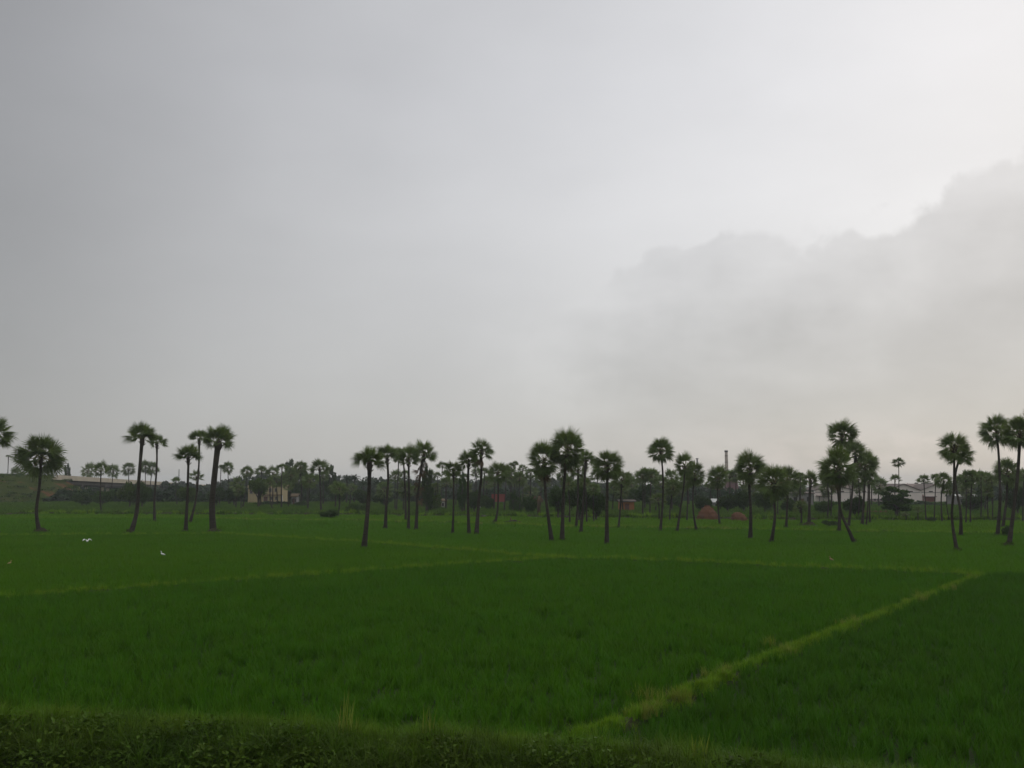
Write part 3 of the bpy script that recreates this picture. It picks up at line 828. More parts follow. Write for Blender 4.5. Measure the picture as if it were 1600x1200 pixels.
palm('tallest palm in the clump behind the curved trunk', [(1311, 829), (1312, 780), (1315, 720), (1316, 682)], 653, 46, 'r', 8, G1, n=30, mnd=12)
palm('palm with yellow dead stalks in the clump behind the curved trunk', [(1325, 822), (1330, 780), (1334, 740), (1336, 712)], 686, 36, 'u', 7, G1, n=24, dead=5)
palm('palm with two-tier crown at the side of the curved-trunk clump', [(1347, 818), (1350, 780), (1352, 730)], 702, 36, 'd', 8, G1, n=30)
palm('thin palm with open crown at the outer side of the curved-trunk clump', [(1359, 816), (1359, 770), (1361, 724)], 707, 28, 'r', 5, G1, n=22)
palm('thin high palm with wind-swept crown joined to a lower twin crown', [(1496, 858), (1492, 810), (1489, 760), (1487, 702)], 674, 46, 'r', 9, G1, n=28, mnd=16)
palm('slightly lower twin palm with thick shoulder under its crown', [(1501, 835), (1497, 800), (1497, 750), (1502, 714)], 688, 40, 'u', 9, G1, n=24, mnd=10)
palm('very tall straight palm with wide spiky crown', [(1558, 835), (1560, 780), (1561, 720), (1557, 676)], 647, 50, 'r', 9, G1, n=30, mnd=16)
palm('tall leaning palm with thick trunk beside the very tall straight one', [(1575, 850), (1583, 810), (1590, 750), (1592, 680)], 648, 52, 'r', 12, G1, n=30, mnd=20)
palm('highest palm with trunk cut by the picture edge', [(1622, 840), (1616, 780), (1612, 670)], 636, 44, 'r', 9, G1, n=26)
palm('dark palm behind the leaning pair of tall palms', [(1566, 822), (1572, 780), (1573, 738)], 716, 40, 'd', 8, G1, n=30)
palm('short-trunked young palm beside the ivy-clad trunk', [(1252, 818), (1252, 800), (1251, 793)], 781, 24, 'u', 6, G1, n=16)

# --- palms along the tree line (small, some alike)
def row(label, lst, group=G2):
    for i, t in enumerate(lst): palm(label if isinstance(label, str) else label[min(i, len(label) - 1)], t[0], t[1], t[2], t[3], t[4], group, parts=False)
row('thin flat-topped palm on the red earth embankment side', [([(11, 781), (12, 750), (13.5, 714)], 711, 10, 'b', 3)])
row('leaning thin palm at the foot of the embankment', [([(17, 781), (21, 765), (27, 742)], 728, 22, 'u', 3.5)])
row(['small palm over the viaduct deck, first one past the dark rounded tree', 'small round palm whose crown overlaps the slim rice palm before the viaduct', 'small round palm over the viaduct beside the swept-foot palm', 'small palm seen between the swept-foot palm and its thin straight neighbour'], [([(136, 779), (136, 760), (138, 736)], 721, 20, 'r', 3), ([(173, 781), (175, 760), (177, 737)], 723, 21, 'r', 3),
    ([(201, 780), (201, 750), (201, 734)], 721, 22, 'r', 3), ([(227, 780), (227, 750), (227, 730)], 718, 18, 'r', 3), ([(233, 780), (236, 750), (239, 733)], 719, 19, 'r', 3)])
row('little palm with blown crown under the thin mast', [([(278, 789), (275, 775), (274, 752)], 744, 15, 'b', 3)])
row(['small palm seen behind the thin leaning trunk', 'tiny brush palm touching the thick palm trunk', 'small ball-crowned palm standing clear beyond the thick palm'], [([(305, 790), (306, 770), (307, 746)], 734, 24, 'u', 3.5), ([(343, 788), (344, 760), (345, 732)], 725, 14, 'b', 3), ([(358, 788), (357, 760), (357, 732)], 720, 19, 'r', 3)])
row(['palm with curving trunk on the embankment side of the yellow house', 'palm crown above the leafy forked tree at the yellow house', 'dark palm crown above the yellow house wall', 'brush palm at the corner of the yellow house by the smoke-grey tree'], [([(379, 792), (384, 770), (386, 738)], 727, 22, 'r', 4), ([(408, 790), (408, 770), (409, 738)], 727, 24, 'u', 4), ([(426, 790), (426, 770), (426, 740)], 728, 22, 'u', 4), ([(440, 792), (440, 760), (440, 732)], 724, 18, 'b', 4)])
row('short palm with crooked forked foot before the yellow house', [([(428, 796), (422, 783), (422, 756)], 745, 18, 'u', 4)])
row('low palm standing between the yellow house and the smoke-grey tree', [([(451, 792), (451, 775), (451, 761)], 751, 20, 'u', 3.5)])
row(['tall dark palm crowded against the smoke-grey tree', 'low round palm crowded against the smoke-grey tree'], [([(471, 790), (471, 760), (470, 731)], 719, 24, 'r', 4), ([(479, 790), (479, 770), (479, 752)], 743, 20, 'r', 3.5)])
row('palm with broad umbrella crown and ivy on its trunk', [([(502, 799), (500, 770), (500, 733)], 716, 37, 'u', 5.5)])
row('short round palm beside the bush in the rice', [([(527, 806), (530, 785), (530, 764)], 751, 26, 'r', 4.5)])
row(['thin flat-crowned palm behind the group of three palms', 'short thin palm under the crowns of the group of three'], [([(619, 798), (621, 760), (623, 722)], 714, 20, 'b', 4), ([(630, 798), (631, 765), (632, 742)], 733, 18, 'u', 4)])
row('far thin palm in the stand between the skirted palm and the twin palms', [([(689, 791), (690, 760), (691, 729)], 721, 20, 'u', 3.2), ([(684, 792), (684, 760), (684, 745)], 737, 14, 'b', 3),
    ([(696, 793), (696, 760), (697, 740)], 733, 15, 'u', 3), ([(712, 790), (713, 760), (714, 737)], 726, 15, 'u', 3), ([(741, 790), (742, 760), (743, 724)], 714, 17, 'u', 3), ([(755, 792), (756, 760), (757, 740)], 730, 18, 'b', 3.4),
    ([(672, 792), (672, 765), (672, 744)], 732, 20, 'r', 3.4), ([(726, 794), (726, 770), (726, 750)], 738, 18, 'r', 3.4)])
row('far thin palm in the stand beyond the fallen frond', [([(788, 798), (790, 765), (791, 737)], 724, 18, 'r', 3.4), ([(799, 796), (799, 760), (799, 730)], 722, 15, 'u', 3), ([(804, 796), (804, 760), (805, 727)], 720, 13, 'b', 3),
    ([(817, 797), (817, 765), (817, 733)], 725, 18, 'u', 3), ([(811, 800), (811, 775), (812, 748)], 736, 22, 'r', 3.6), ([(829, 798), (829, 765), (829, 741)], 730, 20, 'r', 3.4)])
row(['palm rising from the thicket close behind the big shaggy palm', 'palm rising from the thicket behind the thin brush palm', 'low round palm at the thicket end by the cone shrub'], [([(890, 816), (890, 790), (888, 757)], 742, 24, 'r', 5), ([(917, 815), (916, 790), (915, 757)], 745, 22, 'u', 4.5), ([(928, 814), (927, 790), (927, 765)], 752, 22, 'r', 4.5)])
row('palm beside the orange hut', [([(978, 797), (979, 765), (980, 746)], 736, 18, 'r', 3.4)])
row(['dome-crowned palm of the far pair, on its orange hut side', 'dome-crowned palm of the far pair, on its ball palm side'], [([(1004, 803), (1004, 770), (1004, 745)], 731, 28, 'r', 4.4), ([(1015, 803), (1016, 770), (1017, 744)], 730, 26, 'r', 4.4)])
row('low palm behind the ball-crowned palm foot', [([(1030, 811), (1030, 795), (1029, 781)], 768, 28, 'r', 5)])
row('short palm with loose yellowing crown before the far sheds', [([(1046, 812), (1048, 790), (1051, 762)], 747, 28, 'd', 5)])
row('straight thin palm between the leaning and the bent palm', [([(1073, 812), (1074, 780), (1074, 748)], 730, 26, 'd', 4.4)])
row(['low palm behind the upright palm and wide shaggy crown', 'thin brush palm before the grey shed'], [([(1215, 806), (1216, 780), (1217, 756)], 745, 20, 'u', 3.6), ([(1251, 797), (1251, 770), (1251, 744)], 737, 14, 'b', 3)])
row(['palm at the grey shed side of the curved-trunk clump', 'round thin palm before the first warehouse gable', 'low umbrella palm at the foot of the two-tier crown', 'hanging-crowned palm inside the curved-trunk clump'], [([(1292, 811), (1293, 780), (1293, 745)], 728, 28, 'd', 4.5), ([(1298, 810), (1298, 780), (1299, 748)], 734, 24, 'r', 4), ([(1353, 818), (1354, 790), (1356, 754)], 744, 22, 'u', 4.5), ([(1340, 810), (1341, 780), (1341, 750)], 736, 26, 'd', 4)])
row('lofty thin palm with ball crown above the spreading tree', [([(1405, 803), (1404, 770), (1404, 723)], 714, 20, 'r', 3.2)])
row('thin palm with brush crown above the spreading tree', [([(1399, 803), (1399, 770), (1398, 750)], 740, 18, 'b', 3.6)])
row(['tiny young palm at the foot of the spreading tree', 'young palm between the spreading tree and the red warehouse door'], [([(1415, 812), (1415, 806), (1415, 804)], 799, 14, 'u', 3), ([(1434, 813), (1434, 804), (1435, 798)], 790, 16, 'u', 3.5)])
row(['slim umbrella palm before the red warehouse door', 'slim brush palm beside the red warehouse door'], [([(1447, 813), (1446, 780), (1446, 750)], 740, 22, 'u', 4), ([(1459, 813), (1461, 780), (1462, 748)], 739, 18, 'b', 3.4)])
row(['palm with hanging tuft before the last warehouse gable', 'low leaning palm before the last warehouse gable'], [([(1472, 814), (1472, 780), (1473, 752)], 737, 28, 'd', 4.6), ([(1484, 812), (1480, 790), (1477, 766)], 754, 18, 'r', 3.4)])
row(['hanging-crowned palm in the close row by the twin palms', 'round-crowned palm in the close row by the twin palms', 'brush palm midway in the row between twin palms and very tall palm', 'thin umbrella palm beside the very tall straight palm', 'lowest round palm in the row beside the very tall straight palm'], [([(1509, 815), (1510, 785), (1510, 748)], 733, 26, 'd', 4.2), ([(1516, 815), (1517, 785), (1519, 746)], 732, 26, 'r', 4.2), ([(1532, 812), (1532, 780), (1532, 746)], 736, 20, 'b', 3.6), ([(1550, 812), (1550, 780), (1549, 752)], 741, 20, 'u', 3.6), ([(1544, 812), (1543, 785), (1542, 768)], 757, 20, 'r', 3.6)])
row(['hanging-crowned palm behind the tall leaning palm', 'round-crowned palm beyond the tall leaning palm'], [([(1584, 812), (1584, 780), (1584, 752)], 738, 26, 'd', 4.4), ([(1598, 814), (1598, 785), (1599, 744)], 730, 26, 'r', 4.4)])

for (x0, x1, n, lab) in ((350, 560, 9, 'small hazy fan palm in the tree line by the yellow house'), (590, 850, 16, 'small hazy fan palm in the stand behind the middle palms'), (850, 1060, 13, 'small hazy fan palm behind the shaggy pair and thicket'),
                         (1040, 1260, 15, 'small hazy fan palm in the trees behind the haystacks'), (1290, 1380, 6, 'small fan palm in the trees before the warehouse'), (1500, 1640, 12, 'small fan palm in the dense trees beyond the warehouse end')):
    rg = np.random.default_rng(x0)
    for i in range(n):
        x = x0 + (x1 - x0) * (i + rg.uniform(.15, .85)) / n; yb = rg.uniform(788, 799); yt = rg.uniform(728, 758); w = rg.uniform(19, 30); l = rg.normal(0, 2)
        kd = 'rudr'[rg.integers(4)]; hi = yb - yt > 54
        lb = lab.replace('small', {'r': 'round-crowned', 'u': 'umbrella-crowned', 'd': 'shaggy-crowned'}[kd]).replace('fan palm', 'tall palm' if hi else 'low palm')
        palm(lb, [(x, yb), (x + l, (yb + yt) / 2), (x + l * 1.4, yt + w * .55)], yt, w, kd, rg.uniform(3, 4.2), 'hazy palms in the tree line', parts=False)
# dry dead palm
dp_ = thing('dead_palm', 'brown dead palm stump with dry hanging fronds at the tree line', 'palm tree', ground(842, 803))
Yd = ground(842, 803).y; gd = ground(842, 803)
MB().tube([(0, 0, -.1), (0, 0, 2.2), (.1, 0, at(842, 775, Yd).z)], [.3, .24, .22], 8).build('trunk', 'frond_dead', dp_, smooth=True)
for j in range(9):
    o = link('dead_frond', FRD[j % 2], dp_, (.1, 0, at(842, 774, Yd).z)); o.rotation_euler = frond_rot(R(random.uniform(-80, 10)), j * .7, 0).to_euler(); o.scale = (1.3,) * 3

# coconut palms in the far wood
def pinnate(seed):
    rng = np.random.default_rng(seed); V = []; Fc = []
    for j in range(17):
        az = j * 2.4; el = R(75 - j * 6 + rng.normal(0, 5)); d0 = Vector((math.cos(az) * math.cos(el), math.sin(az) * math.cos(el), math.sin(el)))
        s = Vector((-math.sin(az), math.cos(az), 0))
        for i in range(12):
            t = i / 11; p = d0 * t + Vector((0, 0, -0.55 * t * t))
            for sg in (-1, 1):
                q = p + s * sg * .2 * (1 - .5 * t) + Vector((0, 0, -.14)); e = p + d0 * .07; b = len(V)
                V += [tuple(p), tuple(q), tuple(e)]; Fc.append((b, b + 1, b + 2))
    return mesh('crown', V, Fc, 'wood_leaf')
PIN = [pinnate(3), pinnate(4)]
for i, (x, yb, yt, w) in enumerate(((541, 786, 741, 24), (553, 786, 741, 24), (567, 785, 752, 20), (588, 785, 751, 18), (597, 786, 753, 20), (960, 783, 757, 20), (1092, 785, 762, 22), (1110, 786, 766, 20))):
    g = ground(x, yb); m = ppm(g.y); z = at(x, yt + w * .25, g.y).z
    rt = thing('coconut_palm', 'hazy coconut palm with feathery fronds ' + ('in the far wood by the lone bund palm' if x < 600 else 'behind the flared-foot palm' if x < 1000 else 'in the far wood behind the bent palm'), 'palm tree', g, 0, 'coconut palms in the far wood')
    MB().tube([(0, 0, -.1), (.2, 0, z * .5), (0, 0, z)], [.2, .16, .13], 6).build('trunk', 'palm_bark', rt)
    c = link('crown', PIN[i % 2], rt, (0, 0, z)); c.scale = (w * .55 * m,) * 3; c.rotation_euler = (0, 0, i)

# ------------------------------------------------------------------ broadleaf trees
def crown_arr(lobes, n, leaf, rng):
    wts = np.array([a * b for _, (a, b, c) in lobes]); wts = wts / wts.sum()
    k = rng.choice(len(lobes), n, p=wts)
    C = np.array([l[0] for l in lobes])[k]; S = np.array([l[1] for l in lobes])[k]
    d = rng.normal(size=(n, 3)); d /= np.linalg.norm(d, axis=1)[:, None]
    r = rng.uniform(0.25, 1.0, n) ** 0.5
    # uneven, clumped surface
    r *= 0.82 + 0.22 * np.sin(d[:, 0] * 7 + k) * np.sin(d[:, 1] * 6 + 2 * k) + rng.normal(0, .06, n)
    p = C + S * d * r[:, None]
    a = rng.normal(size=(n, 3)) + d * .3; a /= np.linalg.norm(a, axis=1)[:, None]
    b = np.cross(a, rng.normal(size=(n, 3))); b /= np.linalg.norm(b, axis=1)[:, None]
    L = leaf * rng.uniform(.6, 1.4, n)[:, None]
    V = np.stack([p - a * L * .5, p + b * L * .33, p + a * L * .5, p - b * L * .33], 1).reshape(-1, 3)
    Fc = np.arange(4 * n).reshape(-1, 4)
    return V, Fc
def lobes_round(seed, n=9):
    rng = np.random.default_rng(seed); out = []
    for i in range(n):
        a = i * 2.4; r = .52 * math.sqrt((i + .5) / n); z = .62 + .25 * rng.uniform(-1, 1) * (1 - r)
        s = rng.uniform(.20, .32)
        out.append(((r * math.cos(a) * .85, r * math.sin(a) * .85, z), (s * 1.1, s * 1.1, s * .8)))
    return out
def lobes_layer(seed):
    rng = np.random.default_rng(seed); out = []
    for i in range(13):
        a = i * 2.4; z = .30 + .65 * (i / 12); r = rng.uniform(.15, .5) * (1.15 - .45 * z)
        out.append(((r * math.cos(a), r * math.sin(a), z), (rng.uniform(.18, .3), rng.uniform(.18, .3), .07)))
    return out
def lobes_tall(seed):
    rng = np.random.default_rng(seed); out = []
    for i in range(11):
        z = .25 + .68 * i / 10; r = .26 * (1.1 - abs(z - .5)); a = i * 2.4
        s = rng.uniform(.16, .25) * (1.25 - .5 * z)
        out.append(((r * math.cos(a), r * math.sin(a), z), (s, s, s * .85)))
    return out
def tree_mesh(lobes, n, leaf, seed, mat):
    v, f = crown_arr(lobes, n, leaf, np.random.default_rng(seed)); return mesh('crown', v, f, mat)
TC = {'round': [tree_mesh(lobes_round(s), 3600, .075, s, 'tree_leaf') for s in (1, 2, 3)],
      'bright': [tree_mesh(lobes_round(s), 3000, .075, s, 'tree_bright') for s in (4, 5)],
      'layer': [tree_mesh(lobes_layer(6), 3600, .065, 6, 'tree_leaf')],
      'tall': [tree_mesh(lobes_tall(s), 3600, .06, s, 'tree_leaf') for s in (7, 8)],
      'conif': [tree_mesh([((0, 0, .15 + .8 * i / 8), (.32 * (1 - i / 9.5), .32 * (1 - i / 9.5), .12)) for i in range(9)], 2200, .06, 9, 'tree_bright')]}
def tree(label, x, yb, yt, w, kind, cat='tree', group=None, low=.0, name='broadleaf_tree'):
    g = ground(x, yb); m = ppm(g.y); h = at(x, yt, g.y).z; random.seed(int(x * 13 + yb))
    rt = thing(name, label, cat, g, 0, group)
    mb = MB()
    r0 = max(.09, h * .03)
    fork = h * (.34 if low < .5 else .2)
    mb.tube([(0, 0, -.1), (random.uniform(-.1, .1), 0, fork * .5), (0, 0, fork), (0, 0, h * .7)], [r0 * 1.3, r0, r0 * .85, r0 * .3], 7)
    for i in range(6):
        a = i * 1.1 + random.random(); q = w * m * .3
        mb.tube([(0, 0, fork * random.uniform(.8, 1.1)), (q * .4 * math.cos(a), q * .4 * math.sin(a), h * .5), (q * math.cos(a), q * math.sin(a), h * random.uniform(.62, .8))], [r0 * .6, r0 * .4, r0 * .15], 5)
    mb.build('trunk', 'bark', rt, smooth=True)
    c = link('crown', random.choice(TC[kind]), rt); ww = w * m / 1.25
    c.scale = (ww, ww, h * (1 + low * .3) / 0.97); c.location = (0, 0, -low * h * .32); c.rotation_euler = (0, 0, random.uniform(0, 6.28))
    return rt
G3 = 'broadleaf trees in the tree line'
tree('smoke-grey tall tree beyond the yellow house', 453, 783, 721, 40, 'tall', group=G3)
tree('second smoke-grey tree joined to the tallest one', 470, 783, 728, 34, 'tall', group=G3)
tree('hazy rounded tree behind the umbrella-crowned palm', 515, 784, 730, 34, 'tall', group=G3)
tree('leafy young tree with forked stem before the yellow house', 403, 793, 747, 32, 'bright', group=G3)
tree('yellow green tree behind the swept-foot palm', 203, 793, 752, 40, 'bright', group=G3, low=.5)
tree('dark tree close behind the swept-foot palm trunk', 222, 793, 748, 26, 'round', group=G3, low=.5)
tree('olive green tree between the short brush palm and the thick palm', 293, 793, 760, 34, 'bright', group=G3, low=.5)
tree('dark rounded tree near the embankment end', 103, 777, 727, 18, 'tall', group=G3)
tree('dark spreading tree with layered branches before the warehouse', 1402, 807, 762, 58, 'layer', group=G3)
tree('dense dark lower tree under the layered branches', 1400, 806, 768, 46, 'round', group=G3, low=.4)
tree('bushy tree before the warehouse wall inside the palm clump', 1336, 808, 772, 34, 'round', group=G3, low=.5)
tree('dark tree under the low red lean-to roof', 1288, 803, 779, 30, 'round', group=G3, low=.7)
tree('wide dark tree in the thicket behind the shaggy pair', 905, 812, 750, 46, 'round', group=G3, low=.5)
tree('second wide tree in the thicket beside the straight flared palm', 932, 812, 757, 36, 'round', group=G3, low=.5)
tree('tree in the thicket behind the broad shaggy palm', 872, 808, 755, 32, 'round', group=G3, low=.5)
tree('yellow green cone-shaped shrub beside the thicket', 935, 806, 782, 9, 'conif', group=G3)
tree('green cone-shaped tree behind the thicket', 940, 790, 755, 12, 'conif', group=G3)
tree('dark round bush at the end of the far palm stand', 830, 801, 772, 28, 'round', group=G3, low=.7)
tree('tall tree tangled with the skirted palm', 667, 800, 730, 30, 'tall', group=G3)
tree('bright leafy tree between the palms beyond the skirted palm', 675, 797, 770, 30, 'bright', group=G3, low=.6)
tree('green leafy tree beside the twin palms', 722, 799, 741, 22, 'tall', group=G3)
tree('low leafy tree filling the gap by the twin palms', 741, 800, 764, 26, 'round', group=G3, low=.6)
tree('dark tree between the red board and the far palm stand', 802, 799, 768, 20, 'tall', group=G3)
tree('dark bushy tree beside the larger haystack', 1137, 800, 770, 34, 'round', group=G3, low=.6)
tree('dark bushy tree beside the smaller haystack', 1162, 800, 764, 36, 'round', group=G3, low=.6)
tree('dark tree behind the bent palm and haystack', 1098, 800, 772, 28, 'round', group=G3, low=.6)
tree('hazy tree below the dome-crowned palms', 1008, 795, 752, 34, 'round', group=G3, low=.4)
tree('pale stemmed tree behind the wide shaggy palm', 1195, 801, 764, 34, 'round', group=G3, low=.4)
tree('dark tree between the upright palm and the grey shed', 1238, 801, 775, 34, 'round', group=G3, low=.6)
tree('hazy tree beyond the warehouse end', 1540, 795, 742, 34, 'tall', group=G3)
tree('dark tree shading the feet of the tall palm pair', 1590, 803, 752, 40, 'round', group=G3, low=.5)
tree('bush-like tree beyond the row of close palms', 1520, 800, 770, 34, 'round', group=G3, low=.6)
tree('dark tree at the foot of the viaduct piers', 128, 790, 766, 34, 'round', group=G3, low=.6)
tree('dark tree in the shade of the viaduct deck', 160, 791, 763, 36, 'round', group=G3, low=.6)
tree('round tree beyond the thick palm on its far side', 338, 790, 758, 34, 'round', group=G3, low=.5)
tree('round tree beside the slim palm near the yellow house', 366, 790, 752, 32, 'round', group=G3, low=.5)
tree('dim tree behind the short round palm and bush', 530, 788, 752, 30, 'round', group=G3, low=.5)
tree('dim low tree behind the lone bund palm', 565, 790, 762, 34, 'round', group=G3, low=.6)
tree('dim low tree behind the slender bund neighbour', 600, 790, 764, 34, 'round', group=G3, low=.6)
tree('dark low tree beside the red board', 762, 796, 771, 26, 'round', group=G3, low=.7)
tree('leafy tree wrapped round a palm foot near the dead palm', 812, 804, 776, 14, 'tall', group=G3)
tree('dim tree behind the orange hut', 985, 792, 762, 34, 'round', group=G3, low=.5)
tree('dim tree between the ball palm and the leaning palm', 1050, 794, 768, 36, 'round', group=G3, low=.6)

# bushes that stand out
def bush(label, x, yb, yt, w, mat='round'):
    return tree(label, x, yb, yt, w, mat, 'bush', 'bushes at the field edge', low=1.0, name='bush')
bush('dark bush in the rice joining two palm feet', 515, 808, 794, 30)
bush('olive bush on the far bank beside a darker one', 550, 801, 786, 20, 'bright')
bush('darker bush beside the olive bush on the far bank', 566, 801, 785, 24)
bush('low dark bush under the smoke-grey trees', 471, 791, 782, 22)
bush('low dark bush before the embankment slope', 112, 781, 773, 18)
bush('small bush at the foot of the two embankment palms', 14, 783, 775, 16)
bush('bush on the bare earth path behind the curved palm', 1300, 820, 812, 30)
bush('small bush among slim palm feet by the warehouse', 1456, 814, 807, 14)
bush('long low bush behind the tall palm pair', 1572, 836, 818, 16)

# far-off wood and undergrowth, one mass each
def wood(name, label, lst, leaf, npt, mat):
    Vs = []; Fs = []; off = 0; rng = np.random.default_rng(5)
    for (x, Y, w, h, lo) in lst:
        v, f = crown_arr(lobes_round(int(rng.integers(1e6)), 7) if rng.random() < .7 else lobes_tall(int(rng.integers(1e6))), npt, leaf / h, rng)
        a = rng.uniform(0, 6.28); c, s = math.cos(a), math.sin(a)
        v = np.stack([(v[:, 0] * c - v[:, 1] * s) * w, (v[:, 0] * s + v[:, 1] * c) * w, (v[:, 2] - lo) * h / (.95 - lo)], 1)
        v[:, 2] = np.maximum(v[:, 2], -.2)
        v[:, 0] += x; v[:, 1] += Y
        Vs.append(v); Fs.append(f + off); off += len(v)
    return tag(link(name, mesh(name, np.concatenate(Vs), np.concatenate(Fs), mat)), label, 'wood' if 'wood' in name else 'undergrowth', None, 'stuff')
rng = np.random.default_rng(11)
L1 = []
for px in np.arange(-330, 1940, 15):
    if px < 95: continue
    for dY in (0, 1):
        Y = rng.uniform(400, 440) + dY * 60
        if 1100 < px < 1215: Y += 110
        Y0 = Y; x = (px + rng.uniform(-8, 8) - 800) / F * Y0
        top = np.interp(px, [95, 330, 360, 420, 560, 700, 830, 1000, 1100, 1240, 1340, 1500, 1640], [757, 758, 748, 742, 748, 750, 748, 757, 760, 765, 764, 756, 752]) + rng.uniform(-4, 4)
        h = 5 + (757 - top) * Y / F
        L1.append((x, Y0, rng.uniform(8, 12), max(h, 2.5), .3))
wood('far_wood', 'hazy grey green wood closing the plain behind the palms', L1, .85, 620, 'wood_leaf')
L2 = []
for px in np.arange(-100, 1800, 11):
    if px < 85: continue
    Y = rng.uniform(262, 330)
    if 385 < px < 445 or 1235 < px < 1500: Y = rng.uniform(225, 240) if rng.random() < .35 else 340
    if 90 < px < 300: Y = rng.uniform(255, 275)
    h = rng.uniform(2.2, 4.6)
    if 1235 < px < 1500: h = rng.uniform(.5, 1.0)
    if 385 < px < 445: h = rng.uniform(.6, 1.2)
    L2.append(((px - 800) / F * Y, Y, rng.uniform(4, 8) * (.6 if h < 2 else 1), h, .38))
wood('undergrowth', 'dark scrub filling the space under the tree line', L2, .5, 700, 'wood_leaf')

# ------------------------------------------------------------------ embankment and viaduct
def embankment():
    # top edge follows the road at the viaduct's abutment
    a = at(84, 743, 285); V = []; Fc = []
    nx, ny = 40, 12
    rng = np.random.default_rng(3)
    for i in range(nx + 1):
        X = -260 + (a.x + 8 + 260) * i / nx
        hh = 7.6 * min(1, max(0, (a.x + 8 - X) / 13.0))
        for j in range(ny + 1):
            u = j / ny
            Y = 252 + 46 * u
            z = hh * min(1, u / .62) ** 0.9 if u < .62 else hh
            V.append((X + rng.normal(0, .25), Y + rng.normal(0, .3), z + rng.normal(0, .16) * (z > .2) - .05))
    for i in range(nx):
        for j in range(ny):
            q = i * (ny + 1) + j; Fc.append((q, q + ny + 1, q + ny + 2, q + 1))
    # back side
    o = link('embankment', mesh('embankment', V, Fc, 'embank', True))
    tag(o, 'grassy road embankment with bare red earth patches', 'embankment', None, 'structure')
    p = []
    for _ in range(2600):
        i = rng.integers(len(V)); p.append((V[i][0] + rng.normal(0, 1.5), V[i][1] + rng.normal(0, 1), V[i][2] - .1))
    p = np.array([q for q in p if q[0] > -230])
    scatter('embankment_grass', p, RNG.uniform(.8, 1.6, len(p)), tuft_scrub, 'scrubby grass on the road embankment')
embankment()
def viaduct():
    pa, pb = at(64, 742, 292), at(310, 757.5, 520)
    root = thing('viaduct', 'pale concrete road viaduct on paired piers leaving the earth embankment', 'viaduct', (pa.x, pa.y, 0))
    d = pb - Vector((pa.x, pa.y, 0)); L = Vector((d.x, d.y, 0)).length; t = Vector((d.x, d.y, 0)).normalized(); nr = Vector((-t.y, t.x, 0))
    def P(s, u, z): q = t * s + nr * u; return (q.x, q.y, z)
    nspan = 9
    for i in range(nspan):
        s0, s1 = L * i / nspan + .06, L * (i + 1) / nspan - .06
        z0 = pa.z + (pb.z - pa.z) * i / nspan; z1 = pa.z + (pb.z - pa.z) * (i + 1) / nspan
        def slab(name, u0, u1, t0, t1, mat):
            V = [P(s0, u0, z0 + t0), P(s1, u0, z1 + t0), P(s1, u1, z1 + t0), P(s0, u1, z0 + t0), P(s0, u0, z0 + t1), P(s1, u0, z1 + t1), P(s1, u1, z1 + t1), P(s0, u1, z0 + t1)]
            return link(name, mesh(name, V, [(0, 3, 2, 1), (4, 5, 6, 7), (0, 1, 5, 4), (1, 2, 6, 5), (2, 3, 7, 6), (3, 0, 4, 7)], mat), root)
        dk = slab('deck_span', -4.4, 4.4, -1.42, -1.0, 'concrete')
        slab('parapet', -4.5, -4.2, -1.4, 0.0, 'concrete'); slab('parapet', 4.2, 4.5, -1.4, 0.0, 'concrete')
        for u in (-3.2, -1.1, 1.1, 3.2): slab('girder', u - .25, u + .25, -2.5, -1.425, 'soffit')
        for u in (-2.6, 2.6):
            zt = z0 - 3.1
            q = P(s0 + .6, u, 0); MB().tube([(q[0], q[1], -.2), (q[0], q[1], max(.4, zt))], [.5, .5], 12).build('pier', 'concrete', root, smooth=False)
        V = MB().add([P(s0 - .2 + a * 1.6, u, zt + c) for c in (0, .6) for a in (0, 1) for u in (-3.9, 3.9)], [(0, 1, 3, 2), (4, 6, 7, 5), (0, 2, 6, 4), (1, 5, 7, 3), (0, 4, 5, 1), (2, 3, 7, 6)])
        V.build('pier_cap', 'soffit', root)
viaduct()

